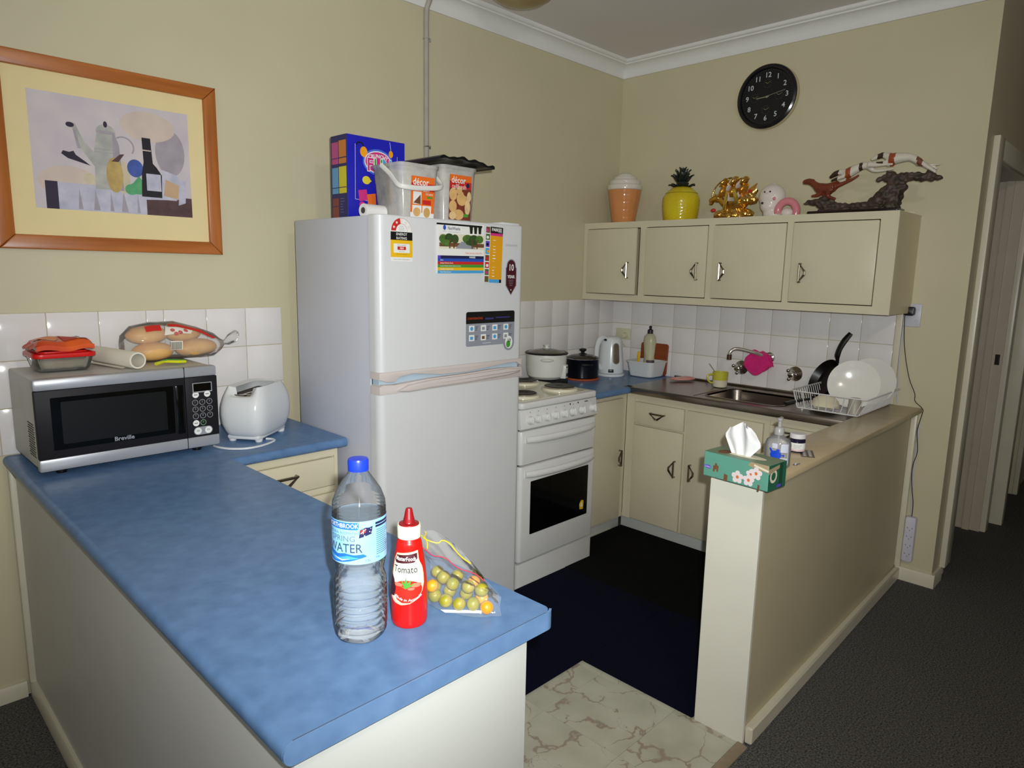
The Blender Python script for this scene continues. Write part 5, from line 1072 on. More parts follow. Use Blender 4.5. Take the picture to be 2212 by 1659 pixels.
# ================================================================ sink, tap and rack
tp = thing('wall_tap', 'chrome swan-neck spout on the tiles above the sink', 'tap', (-.004, -1.065, 1.02))
B().tube([(-.0087, -1.075, 1.035), (-.06, -1.065, 1.045), (-.10, -1.035, 1.062), (-.14, -.985, 1.078), (-.165, -.950, 1.082), (-.180, -.930, 1.066), (-.182, -.926, 1.045)], .0095, 12, sub=5).build('spout', M('spout_worn_chrome', (206, 202, 190), .2, .7, var=.04), tp)
B().cyl((-.182, -.926, 1.05), (-.182, -.926, 1.022), .0125, 0, 14).build('aerator', M('aerator_brown', (78, 56, 44), .35, .5), tp)
B().at((-.0085, -1.075, 1.035), (0, -PI/2, 0)).lathe([(.03, 0), (.028, .006), (.014, .014)], 24).build('flange', m_chrome, tp)
for nm, y in (('left', -.917), ('right', -1.222)):
    th = thing('tap_handle', 'chrome tap with lobed handle %s' % ('below the swan-neck spout' if nm == 'left' else 'between the pink cloth and the frying pan'), 'tap', (-.009, y, .962), 0, 'chrome wall taps over the sink')
    B().at((-.0085, y, .962), (0, -PI/2, 0)).lathe([(.040, 0), (.040, .003), (.034, .010), (.022, .020), (.016, .03)], 28).build('flange', m_chrome, th)
    b = B().at((-.0085, y, .962), (0, -PI/2, 0)).lathe([(.011, .02), (.012, .048), (.016, .052), (.015, .062), (.008, .066), (0, .066)], 20)
    for k in range(3):
        t = 2*PI*k/3+.5+(0 if nm == 'left' else .4); b.T = Matrix.Translation((-.0085-.056, y+.018*math.cos(t), .962+.018*math.sin(t))); b.ell((0, .008*math.cos(t), .008*math.sin(t)), (.007, .010, .010), 0, 12, 8)
    b.build('handle', m_chrome, th)
cl = B()
def clo(a, c):
    # folded over the spout: crest along the pipe, flaps hanging front and back
    k = (c-.45)/.55 if c > .45 else (c-.45)/.45; q = abs(k); ln = .080+.055*math.sin(PI*min(1, a*1.15))*(1 if k > 0 else .8)
    y0 = -1.012-.052*a; y1 = -.978-.138*a
    y = y0+(y1-y0)*min(1, q*1.3)+.004*math.sin(c*19+a*6)
    x = -.083+.03*a-(.013 if k > 0 else -.013)*min(1, q*6)-(.016*q if k > 0 else -.004*q)+.005*math.sin(a*11+c*5)*q
    return (x, y, 1.078-.008*a-ln*q+.004*math.sin(a*9)*(1-q))
cl.grid(clo, 22, 34); o = cl.build('dish_cloth', M('pink_cloth', (206, 30, 112), .9, var=.12, scale=120, bump=.6, bscale=300, sheen=.3))
sm = o.modifiers.new('thick', 'SOLIDIFY'); sm.thickness = .004; tag(o, 'pink dish cloth hanging over the tap spout', 'cloth')
mg = thing('mug', 'yellow and white mug with spoon at the back of the sink', 'mug', (-.145, -.865, .8585)); gx, gy, gz = -.145, -.862, .8582
m_mug = M('mug_white', (216, 208, 184), .25)
B().lathe([(0, 0), (.034, 0), (.038, .004), (.0415, .04)], 30, 0, (gx, gy, gz)).build('lower_body', m_mug, mg)
B().lathe([(.0415, .04), (.043, .084), (.040, .085), (.037, .02), (0, .015)], 30, 0, (gx, gy, gz)).build('yellow_band', M('mug_yellow', (192, 186, 62), .25), mg)
B().tube([(gx-.026, gy+.030, gz+.07), (gx-.048, gy+.047, gz+.066), (gx-.052, gy+.050, gz+.045), (gx-.040, gy+.040, gz+.026), (gx-.026, gy+.030, gz+.022)], .0055, 8, sub=3).build('handle', M('mug_yellow', (192, 186, 62), .25), mg)
tag(B().tube([(gx+.01, gy-.01, gz+.02), (gx-.012, gy+.028, gz+.085), (gx-.03, gy+.056, gz+.128)], [.003, .003, .0045], 6, flat=.4).build('teaspoon', m_chrome), 'steel teaspoon standing in the yellow and white mug', 'spoon')
tag(fuse(B().at((-.115, -.605, .8695), (0, 0, -.55)).ell((0, 0, 0), (.085, .042, .010), 0, 20, 10).ell((.03, .004, .003), (.045, .036, .010), 0, 16, 8).ell((-.05, -.004, .002), (.03, .032, .008), 0, 14, 8), 'meat_packet', M('pink_packet', (208, 128, 118), .3, c2=(222, 160, 148), scale=18), None, .004, 4), 'flat pink packet lying on the steel drainer', 'packet')

rk = thing('dish_rack', 'white wire dish rack on the drainer by the divider cap', 'dish rack', (-.26, -1.56, .856))
m_wire = M('white_wire', (214, 212, 210), .35)
rx0, rx1, ry0, ry1, rz0, rz1 = -.478, -.035, -1.700, -1.425, .869, .952
fl = .022; RN = .042
def wloop(x0, x1, y0, y1, z, r): return rrect(x0, y0, x1, y1, .018, 3), z, r
b = B(); b.tube([(x, y, rz1) for x, y in rrect(rx0-fl, ry0-RN, rx1+.012, ry1+fl, .02, 3)], .0032, 6, closed=True); b.tube([(x, y, rz0+.003) for x, y in rrect(rx0, ry0, rx1, ry1, .015, 3)], .0028, 6, closed=True); b.build('rim', m_wire, rk)
b = B(); nn = 9
for k in range(nn): y = ry0+.012+(ry1-ry0-.024)*k/(nn-1); b.cyl((rx0, y, rz0+.003), (rx0-fl, ry0-RN+(ry1+fl-ry0+RN)*(.05+.9*k/(nn-1)), rz1), .0021, 0, 6)
b.build('front_wires', m_wire, rk)
b = B(); nn = 17
for k in range(nn):
    x = rx0+.015+(rx1-rx0-.03)*k/(nn-1); b.cyl((x, ry1, rz0+.003), (x-.004, ry1+fl, rz1), .0019, 0, 6); b.cyl((x, ry0, rz0+.003), (x-.004, ry0-RN, rz1), .0019, 0, 6)
b.build('side_wires', m_wire, rk)
b = B()
for k in range(15): x = rx0+.02+(rx1-rx0-.04)*k/14; b.cyl((x, ry0, rz0+.002), (x, ry1, rz0+.002), .0018, 0, 6)
for k in range(7): y = ry0+.02+(ry1-ry0-.04)*k/6; b.cyl((rx1, y, rz0+.003), (rx1+.012, y, rz1), .0019, 0, 6)
b.build('base_wires', m_wire, rk)
for x in (rx0+.03, rx1-.03): B().cyl((x, ry1-.02, .8555), (x, ry1-.02, rz0+.003), .004, 0, 8).build('foot', m_wire, rk)
def plate(name, label, c, nrm, R, m, depth=.022):
    q = Vector((0, 0, 1)).rotation_difference(Vector(nrm).normalized()).to_matrix().to_4x4(); b = B(); b.T = Matrix.Translation(c) @ q
    b.lathe([(0, 0), (R*.55, 0), (R*.62, .003), (R*.80, depth*.55), (R, depth), (R, depth+.003), (R*.80, depth*.55+.005), (R*.60, .006), (0, .005)], 48)
    o = b.build(name, m); o2 = tag(o, label, 'plate', 'plates in the dish rack'); return o
m_pl = M('plate_white', (222, 220, 212), .14, var=.012)
plate('dinner_plate', 'large white dinner plate standing front-on in the dish rack', (-.290, -1.612, .982), (-.93, -.22, .28), .112, m_pl, .02)
plate('dinner_plate', 'white dinner plate behind the front one, nearest the wall strip', (-.150, -1.640, .985), (-.95, -.16, .24), .112, m_pl, .02)
bw = B(); bw.T = Matrix.Translation((-.385, -1.525, .874)) @ Matrix.Rotation(math.radians(8), 4, 'Y')
bw.lathe([(0, .058), (.03, .058), (.035, .052), (.055, .035), (.066, .002), (.063, .002), (.050, .033), (.03, .05), (0, .05)], 36)
tag(bw.build('cereal_bowl', M('bowl_cream', (216, 206, 178), .2)), 'cream bowl upside down at the front of the dish rack', 'bowl')
sc_ = B(); sc_.T = Matrix.Translation((-.43, -1.545, .873)) @ Matrix.Rotation(math.radians(-14), 4, 'Y'); sc_.lathe([(0, 0), (.02, 0), (.035, .006), (.050, .016), (.051, .018), (.034, .010), (0, .004)], 32)
tag(sc_.build('saucer', m_pl), 'small white saucer lying low behind the rack front wires', 'saucer')
tag(B().lathe([(0, .072), (.022, .072), (.0245, .069), (.0305, .002), (.0285, .001), (.022, .066), (0, .068)], 28, 0, (-.440, -1.672, .8735)).build('tumbler', M('frosted_tumbler', (196, 190, 172), .4, trans=.35, var=.02)), 'frosted tumbler upside down in the rack corner', 'tumbler')
fp_ = thing('frying_pan', 'black frying pan propped up in the rack with handle raised', 'frying pan', (-.13, -1.43, .87))
hdv = Vector((.06, -.155, .30)).normalized(); nrm = Vector((-.66, .52, .42)); nrm = (nrm-hdv*nrm.dot(hdv)).normalized()
pcn = Vector((-.150, -1.448, .965)); sdv = hdv.cross(nrm); q = Matrix((sdv, hdv, nrm)).transposed().to_4x4(); b = B(); b.T = Matrix.Translation(pcn) @ q
m_pan = M('pan_black', (10, 9, 9), .32, var=.15)
b.lathe([(0, -.002), (.078, -.002), (.084, .002), (.104, .034), (.102, .036), (.080, .004), (0, .001)], 44); b.build('pan', m_pan, fp_)
b = B(); b.T = Matrix.Translation(pcn) @ q; b.tube([(0, .098, .022), (0, .115, .034), (0, .130, .046), (.0, .165, .058), (0, .21, .062), (0, .252, .058)], [.010, .011, .017, .0165, .018, .014], 10, sub=3, flat=.75); b.build('handle', m_pan, fp_)
p2_ = thing('small_pan', 'small black pan lying flat with handle poking out of rack', 'frying pan', (-.43, -1.44, .864))
b = B(); b.T = Matrix.Translation((-.25, -1.47, .8745)); b.lathe([(0, 0), (.05, 0), (.055, .003), (.066, .03), (.064, .031), (.052, .004), (0, .003)], 32); b.build('pan', m_pan, p2_)
B().tube([(-.31, -1.455, .897), (-.38, -1.437, .900), (-.47, -1.415, .897), (-.535, -1.400, .892)], [.006, .009, .011, .012], 8, sub=3, flat=.7).build('handle', m_pan, p2_)

# ================================================================ on the divider cap
DT = .868
tz = thing('tissue_box', 'teal tissue box with white blossom print on the divider end', 'tissue box', (-1.755, -1.793, DT), math.radians(-4.5))
m_teal = M('tissue_teal', (92, 158, 138), .5, c2=(98, 150, 134), scale=10); m_tg = M('tissue_green_top', (112, 132, 106), .5, var=.06, scale=12); m_td = M('tissue_deep_green', (36, 96, 72), .5, var=.1, scale=20)
LX, LY, LZ = .050, .1065, .077
B().box((-LX, -LY, .0005), (LX, LY, LZ), 0, .002, 1).build('carton', m_teal, tz, world=False)
lxp = lambda x, z, h: Vector((-LX-.0004-h, -x, z)); d = D()
def flower(cx, cz, r):
    for k in range(5): t = 2*PI*k/5+.3; d.ell(cx+r*.62*math.cos(t), cz+r*.62*math.sin(t), r*.42, r*.42, 0, 2, 14)
    d.star(cx, cz, r*.36, 1, 3)
for (a, c, r) in ((.010, .022, .019), (.046, .021, .018), (.052, .040, .015), (.068, .046, .019)): flower(a, c, r)
d.rrect(-.104, .026, -.080, .036, .005, 2, 2); d.text('Quilton', -.092, .031, .0085, 0, 3, sx=.75)
for (a, c) in ((-.070, .028), (-.064, .036), (-.058, .030), (-.032, .010), (-.026, .009), (.078, .004)): d.poly([(a-.003, c-.008), (a+.003, c-.008), (a+.004, c+.010), (a-.002, c+.012)], 3, 2)
d.poly([(.04, .066), (.07, .058), (.1065, .056), (.1065, .077), (.05, .077)], 4, 1); d.line((.06, .070), (.1065, .060), .006, 5, 2)
d.build('front_print', [M('blossom_white', (226, 214, 214), .5), OR, VI, BR, M('tissue_tan', (170, 150, 116), .5), SK], tz, lxp, world=False)
d = D(); d.rect(0, 0, 2*LX, LZ, 0, 0); d.ring(.028, .042, .012, .020, 1, 1, 20); d.poly([(0, .05), (.06, .062), (.06, .072), (0, .066)], 2, 1); d.rect(.06, 0, .08, .077, 3, 1); d.rrect(.05, .004, .075, .013, .004, 4, 2)  # a darker green band runs up the carton end
d.build('end_print', [m_td, SK, M('tissue_tan', (170, 150, 116), .5), M('tissue_dark_green', (24, 70, 50), .5), VI], tz, lambda x, z, h: Vector((-LX+x, -LY-.0004-h, z)), world=False)
d = D(); d.rect(-LX, -LY, LX, LY, 0, 0); d.ell(0, 0, .022, .07, 1, 1); d.ell(-.01, .06, .025, .02, 2, 2)
d.build('top_print', [m_tg, SK, BR], tz, lambda x, y, h: Vector((x, y, LZ+.0004+h)), world=False)
m_tis = M('tissue_paper', (236, 236, 236), .85, var=.015)
def tis(a, c):
    w = .028+.030*min(1, c*1.6)-.012*max(0, c-.75)*4*abs(2*a-1); y = .012+(.5-a)*2*w; z = LZ-.004+.098*c-(.018*(2*a-1)**2+.006*math.sin(a*9))*c+(.0 if a < .8 else -.020*(a-.8)*5*c)
    return (.006*math.sin(a*13+c*2)*(.5+c)+.010*math.sin(a*6.5)*c-.004, y, z)
b = B().grid(tis, 40, 16).grid(lambda a, c: (tis(a, c)[0]+.012*math.sin(PI*a)*(1-.3*c)+.003, tis(a, c)[1]*.93, tis(a, c)[2]-.006*math.sin(5*a)), 30, 12); b.build('tissue', m_tis, tz, 60, world=False)
so = thing('soap_pump', 'clear hand wash pump bottle with blue fish on divider cap', 'bottle', (-1.525, -1.795, DT))
m_so = film('soap_clear', (226, 226, 230), .3, .05, .22)
B().at((-1.525, -1.795, DT+.0005), (0, 0, .25), (.62, 1, 1)).lathe([(0, 0), (.036, .001), (.040, .006), (.040, .075), (.036, .088), (.022, .098), (.014, .104), (.0135, .112)], 30).build('bottle', m_so, so)
m_pump = M('pump_clear_grey', (196, 194, 192), .3, trans=.4)
B().lathe([(.0155, .106), (.016, .124), (.012, .130), (.006, .132), (.0055, .150), (.009, .152), (.009, .160), (0, .161)], 20, 0, (-1.525, -1.795, DT)).tube([(-1.525, -1.795, DT+.156), (-1.505, -1.79, DT+.157), (-1.492, -1.787, DT+.153)], .005, 8).build('pump', m_pump, so)
B().cyl((-1.525, -1.795, DT+.01), (-1.525, -1.795, DT+.106), .003, 0, 8).build('dip_tube', m_pump, so)
pa = math.atan2(-2.686+1.795, -3.665+1.525); d = D()
d.ell(-.008, .045, .017, .014, 0); d.poly([(-.022, .052), (-.030, .064), (-.024, .066), (-.016, .056)], 0); d.poly([(.006, .046), (.018, .040), (.018, .048)], 0); d.ell(-.002, .060, .005, .005, 0); d.rrect(-.02, .066, -.004, .082, .003, 1); d.rrect(.006, .054, .030, .082, .004, 1); d.rrect(.004, .006, .03, .036, .004, 1)
d.build('fish_print', [M('fish_blue', (24, 74, 206), .35), M('soap_label', (206, 210, 226), .5)], so, lambda s, z, h: Vector((-1.525+(.0335+h)*math.cos(pa+s/.038), -1.795+(.0408+h)*math.sin(pa+s/.038), DT+z)), maxlen=.008)
pj_ = thing('vitamin_jar', 'small dark jar with white lid and label on divider cap', 'jar', (-1.292, -1.765, DT)); jx, jy = -1.292, -1.765
B().lathe([(0, .003), (.024, .003), (.0265, .006), (.0265, .046), (.022, .052)], 28, 0, (jx, jy, DT)).build('jar', M('jar_violet', (26, 22, 46), .25), pj_)
B().lathe([(.0245, .051), (.0265, .052), (.0265, .066), (.025, .068), (0, .068)], 28, 0, (jx, jy, DT)).build('lid', M('jar_lid_white', (216, 214, 212), .4), pj_)
ja = math.atan2(-2.686-jy, -3.665-jx); d = D(); d.rect(-.038, .008, .038, .037, 0)
for k in range(5): d.rect(-.012, .030-k*.003, .016-RND.random()*.006, .031-k*.003, 1, 1)
d.rect(-.038, .010, .038, .0115, 2, 1); d.rect(-.038, .014, .038, .0148, 2, 1)
d.build('label', [W_, GY, RD], pj_, lambda s, z, h: Vector((jx+(.0268+h)*math.cos(ja+s/.0265), jy+(.0268+h)*math.sin(ja+s/.0265), DT+z)), maxlen=.006)
bl = thing('blister_pack', 'foil blister pack of tablets lying beside the small dark jar', 'packet', (-1.31, -1.81, DT))
b = B(); b.T = Matrix.Translation((-1.290, -1.800, DT+.0002)) @ Matrix.Rotation(.45, 4, 'Z'); b.box((-.05, -.022, 0), (.05, .022, .0018), 0, .0006, 1); b.build('foil', M('foil_brown_grey', (112, 96, 84), .35, .5, var=.15, scale=50), bl)
for i in range(5):
    for j in range(2): b = B(); b.T = Matrix.Translation((-1.290, -1.800, DT+.0015)) @ Matrix.Rotation(.45, 4, 'Z'); b.ell((-.036+i*.018, -.009+j*.018, 0), (.0065, .0065, .004), 0, 10, 6); b.build('blister', M('blister_clear', (176, 170, 164), .2, trans=.3), bl)
tag(B().prism(rrect(-1.476, -1.838, -1.436, -1.826, .003, 2), DT+.0003, DT+.0022, 'z', 0, .0005, 1).build('nail_file', m_chrome), 'short flat metal file lying behind the clear pump bottle', 'file')

# ================================================================ outlets, cord and power board on the end wall
o2 = thing('wall_outlet', 'white double power point beside the wall cupboard end', 'outlet', (-.001, -1.75, 1.31))
m_ow = M('outlet_white', (196, 196, 204), .35)
B().box((-.009, -1.787, 1.252), (-.0006, -1.713, 1.362), 0, .004).build('plate', m_ow, o2)
d = D()
for (z, ) in ((.080,), (.030,)):
    for (x, y, r) in ((.052, z, .5), (.062, z, -.5)): d.line((x-.003, y-.004 if r > 0 else y+.004), (x+.003, y+.004 if r > 0 else y-.004), .0012, 0, 1)
    d.line((.057, z-.012), (.057, z-.006), .0012, 0, 1)
d.build('sockets', [GY], o2, plane((-.0093, -1.713, 1.252), (0, -1, 0), (0, 0, 1)))
ad = thing('phone_charger', 'black plug-in charger with thin black lead on the outlet', 'charger', (-.02, -1.735, 1.33))
B().prism(rrect(-1.764, 1.305, -1.718, 1.347, .011, 4), -.042, -.0095, 'x', 0, .004, 2).build('plug_body', m_black, ad)
B().cyl((-.024, -1.735, 1.345), (-.024, -1.735, 1.362), .004, 0, 8).build('strain_relief', m_black, ad)
B().tube([(-.024, -1.735, 1.360), (-.024, -1.733, 1.374), (-.024, -1.728, 1.372), (-.022, -1.724, 1.345), (-.02, -1.722, 1.30), (-.016, -1.724, 1.25), (-.016, -1.732, 1.17), (-.016, -1.748, 1.087), (-.016, -1.772, 1.0), (-.016, -1.801, .936), (-.016, -1.806, .90), (-.018, -1.842, .868), (-.018, -1.842, .84), (-.018, -1.832, .78), (-.024, -1.832, .75), (-.02, -1.842, .66), (-.022, -1.832, .60), (-.024, -1.830, .547), (-.018, -1.838, .47), (-.014, -1.848, .404), (-.014, -1.850, .34), (-.014, -1.846, .30), (-.014, -1.845, .285)], .0018, 6, sub=4).build('lead', m_black, ad)
B().prism(rrect(-1.851, .262, -1.838, .287, .003, 2), -.018, -.010, 'x').build('lead_plug', m_black, ad)
pb = thing('power_board', 'white four-way power board fixed upright above the skirting', 'power board', (-.002, -1.84, .10))
B().prism(rrect(-1.874, .106, -1.828, .333, .008, 3), -.034, -.0005, 'x', 0, .004, 2).build('body', M('board_pale', (206, 204, 216), .4), pb)
d = D()
for k in range(4):
    z = .035+k*.044; d.line((.012, z+.010), (.016, z+.004), .0022, 0, 1); d.line((.032, z+.004), (.036, z+.010), .0022, 0, 1); d.line((.024, z-.008), (.024, z-.002), .0022, 0, 1)
d.build('sockets', [K_], pb, plane((-.0343, -1.828, .106), (0, -1, 0), (0, 0, 1)))
tag(B().tube([(-.005, -1.717, 1.25), (-.006, -1.716, 1.1), (-.007, -1.724, .95), (-.012, -1.728, .88)], .0035, 6, sub=4).build('white_cable', m_ow), 'thin white cable running down the wall from the double outlet', 'cord')
tag(B().tube([(-.006, -1.834, .80), (-.006, -1.833, .6), (-.006, -1.838, .42), (-.010, -1.848, .334)], .0035, 6, sub=4).build('white_cable', m_ow), 'thin white cable dropping beside the divider into the power board', 'cord')
# ================================================================ ornaments on the wall cupboard
CT = 1.7697
ic = thing('ice_cream_jar', 'orange ceramic ice cream cone jar with white swirl lid', 'jar', (-.15, -.157, CT))
m_cone = M('cone_orange', (206, 138, 84), .15, var=.05, scale=12); m_swirl = M('swirl_white', (214, 208, 196), .15)
def waffle(r, z, t): return r*(1-.012*(abs(math.sin(8*t)) < .22)-(.010 if (z*1000) % 42 < 5 else 0))
B().lathe([(0, 0), (.066, 0), (.069, .004)]+[(.069+.032*k/36, .004+.196*k/36) for k in range(1, 37)]+[(.099, .2), (0, .2)], 64, 0, (-.15, -.157, CT), fn=waffle).build('cone', m_cone, ic)
B().lathe([(.100, .2005), (.104, .204), (.106, .216), (.104, .228), (.095, .233), (.093, .240), (.094, .250), (.088, .258), (.074, .262), (.070, .272), (.066, .278), (.052, .282), (.048, .290), (.040, .294), (.032, .300), (.018, .305), (0, .306)], 40, 0, (-.15, -.157, CT)).build('swirl_lid', m_swirl, ic)
pa_ = thing('pineapple_jar', 'yellow ceramic pineapple jar with dark green leaf crown', 'jar', (-.15, -.55, CT))
m_pine = M('pineapple_yellow', (212, 196, 34), .14, c2=(196, 164, 28), scale=5)
def pr_(z): q = (z-.088)/.125; return .103*max(0, 1-abs(q)**2.6)**.42 if z < .2 else .103*max(0, 1-abs(q)**2.6)**.42
prof_ = [(.070, 0), (.078, .003)]+[(max(.078+.0*k, pr_(.01+.185*k/40)), .01+.185*k/40) for k in range(41)]
prof_ = [(.074, 0), (.080, .004)]+[(.082+.021*math.sin(PI*min(1, (k/40)*.62+.16)) if k < 24 else .082+.021*math.sin(PI*.532)-(.046*((k-24)/16)**2.1), .008+.18*k/40) for k in range(41)]+[(.046, .1925), (.030, .196), (0, .197)]
def scale_(r, z, t):
    if z < .006 or z > .15: return r
    a = (t*9/PI+z*62) % 1; c = (-t*9/PI+z*62) % 1
    return r*(1+.030*(min(a, 1-a)*min(c, 1-c)*4)**.5-.012)
B().lathe(prof_, 120, 0, (-.15, -.55, CT), fn=scale_).build('body', m_pine, pa_)
B().torus((-.15, -.55, CT+.158), .0893, .0012, 'z', 0, 48, 5).build('lid_seam', M('seam_olive', (120, 112, 30), .5), pa_)
cr_ = B().lathe([(.040, .188), (.034, .20), (.030, .235), (.024, .262), (0, .27)], 18, 0, (-.15, -.55, CT)).build('crown', M('leaf_dark', (14, 26, 26), .3, c2=(30, 40, 26), scale=20), pa_)
lb_ = B(); n = 8
def leaf(a, c): w = .016*math.sin(PI*min(1, .25+a*.75))*(1-a**3); return (a*.055, (c-.5)*2*w, .030*a**1.5*(1-.2*a)+.006*(c-.5)**2*4-.010*max(0, a-.75)*4)
lb_.grid(leaf, 7, 3); lb_.grid(lambda a, c: (leaf(a, c)[0], leaf(a, c)[1], leaf(a, c)[2]-.003), 7, 3); lme = lb_.mesh('leaf', M('leaf_dark', (14, 26, 26), .3), 60)
for ring, (z, r0, cnt, el, s) in enumerate(((.190, .030, 9, .05, .85), (.218, .026, 8, .55, 1.0), (.240, .022, 7, .85, .95), (.255, .014, 5, 1.15, .85))):
    for k in range(cnt):
        t = 2*PI*k/cnt+ring*.4; o = link_mesh('leaf', lme, cr_, (0, 0, 0)); o.matrix_local = Matrix.Translation((r0*math.cos(t), r0*math.sin(t), z)) @ Matrix.Rotation(t, 4, 'Z') @ Matrix.Rotation(-el, 4, 'Y') @ Matrix.Diagonal((s, s, s, 1))
# gilded treasure ship
sh = thing('gold_ship', 'small gilded sailing ship ornament with curled golden sails', 'ornament', (-.15, -.87, CT))
m_gold = M('gilt', (230, 192, 110), .2, 1, c2=(206, 154, 72), scale=40, bump=.35, bscale=120); m_sail = M('sail_amber', (176, 112, 36), .25, .75, c2=(206, 150, 60), scale=30); m_sred = M('ship_red', (190, 40, 36), .25); m_spale = M('sail_pale', (206, 196, 186), .3)
S = lambda y, z, x=0: Vector((-.15+x, -y, CT+z))
fuse(B().ell(S(.87, .022), (.040, .100, .022), 0, 24, 12).ell(S(.80, .03), (.034, .035, .024), 0).ell(S(.95, .03), (.034, .035, .024), 0).ell(S(.87, .05), (.03, .07, .02), 0), 'wave_base', m_gold, sh, .004, 2, noise=.009, nscale=70)
hull = B(); hb_ = []
def hl(a, c):
    y = .765+.235*a; k = math.sin(PI*min(1, max(0, .06+.9*a)))**.6; t = PI*c; zt = .062+.05*(2*a-1)**2+.03*max(0, a-.7); return S(y, zt+.034-.055*k*math.sin(t)*1.0, .034*k*math.cos(t))
hull.grid(hl, 24, 10); hull.grid(lambda a, c: hl(a, 0).lerp(hl(a, 1), c)-Vector((0, 0, .006)), 24, 3); hull.build('hull', m_gold, sh)
B().tube([hl(k/20, .0)+Vector((-.002, 0, .002)) for k in range(1, 20)], .005, 8).build('rail', M('ship_rail_white', (206, 200, 210), .3, .3), sh)
fuse(B().ell(S(.775, .118), (.026, .034, .020), 0).ell(S(.742, .112), (.014, .018, .013), 0).ell(S(.74, .10), (.01, .014, .016), 0), 'bow_figure', m_gold, sh, .004, 3, noise=.003, nscale=90)
fuse(B().ell(S(.935, .098, -.02), (.026, .032, .028), 0).ell(S(.975, .098, -.01), (.022, .035, .022), 0).ell(S(.965, .125, -.01), (.02, .03, .018), 0), 'stern_cabin', m_gold, sh, .004, 3, noise=.005, nscale=80)
for y in (.825, .88, .935): B().cyl(S(y, .07), S(y+.006, .215), .004, 0, 8).build('mast', m_gold, sh)
def sail(y, z, w, h, m, bow=.028):
    B().grid(lambda a, c: S(y+w*(a-.5)+.018*(c-.5), z+h*c+.010*math.sin(PI*a)*(c-.2), -.012-bow*math.sin(PI*a)*math.sin(PI*(.2+.7*c))), 10, 8).grid(lambda a, c: S(y+w*(a-.5)+.018*(c-.5), z+h*c+.010*math.sin(PI*a)*(c-.2), -.008-bow*math.sin(PI*a)*math.sin(PI*(.2+.7*c))), 10, 8).build('sail', m, sh)
for (y, z, w, h, m) in ((.812, .125, .045, .05, m_sail), (.815, .178, .040, .035, m_gold), (.852, .10, .035, .05, m_spale), (.870, .120, .055, .055, m_sail), (.872, .180, .048, .038, m_gold), (.905, .10, .032, .05, m_spale), (.925, .130, .05, .05, m_sail), (.928, .182, .044, .032, m_gold), (.900, .165, .022, .03, m_spale), (.846, .155, .02, .03, m_spale)): sail(y, z, w, h, m)
B().prism([(-.955, CT+.12), (-.975, CT+.12), (-.985, CT+.15), (-1.0, CT+.186), (-.972, CT+.168), (-.95, CT+.155)], -.160, -.150, 'x', 0, .003, 1).build('stern_fin', m_sail, sh)
B().ell(S(.965, .138, -.012), (.006, .013, .015), 0, 12, 8).ell(S(.765, .055, -.02), (.012, .014, .010), 0).build('red_ornament', m_sred, sh)
B().tube([S(.742, .12), S(.752, .165), S(.775, .195), S(.80, .212)], .004, 8, sub=4).tube([S(.80, .205), S(.84, .222), S(.88, .215), S(.93, .216)], .004, 8, sub=4).build('rigging', m_gold, sh)
B().at(S(.845, .10, -.042), (.12, 0, 0)).box((-.004, -.008, -.05), (.004, .008, .05), 0, .003).at(S(.905, .115, -.046), (-.35, 0, 0)).box((-.004, -.011, -.04), (.004, .011, .045), 0, .003).build('scroll', M('gilt_bright', (226, 196, 96), .2, 1, var=.1), sh)
# white and pink figurine
fg = thing('china_figurine', 'glossy white china figurine holding a pink ring', 'ornament', (-.15, -1.11, CT))
m_fw = M('china_white', (222, 212, 204), .15, var=.02); m_fpk = M('china_pink', (212, 132, 140), .15, var=.06, scale=20)
fuse(B().ell(S(1.082, .108, .0), (.060, .068, .066), 0, 24, 14).ell(S(1.078, .062, -.01), (.05, .05, .04), 0).ell(S(1.095, .02, 0), (.05, .055, .032), 0).ell(S(1.085, .168, 0), (.015, .018, .014), 0), 'body', m_fw, fg, .005, 6)
rp = [S(1.178+.048*math.cos(t)*1.0, .028+.052*math.sin(t), -.030) for t in [PI*(1.05-k*1.15/14) for k in range(15)]]
B().tube(rp, [.019]*15, 14, sub=2).build('pink_ring', m_fpk, fg)
fuse(B().ell(S(1.180, .022, -.03), (.03, .034, .026), 0).ell(S(1.15, .014, .0), (.04, .05, .02), 0), 'foot', m_fw, fg, .004, 4)
B().ell(S(1.066, .130, -.056), (.004, .0045, .0045), 0, 10, 6).ell(S(1.095, .130, -.058), (.004, .0045, .0045), 0, 10, 6).ell(S(1.058, .075, -.058), (.005, .006, .006), 0, 10, 6).build('face_dots', m_black, fg)
B().ell(S(1.08, .128, -.062), (.006, .009, .006), 0, 12, 8).build('nose', m_fw, fg)
B().ell(S(1.115, .095, -.050), (.006, .009, .009), 0, 10, 6).build('blush', m_fpk, fg)
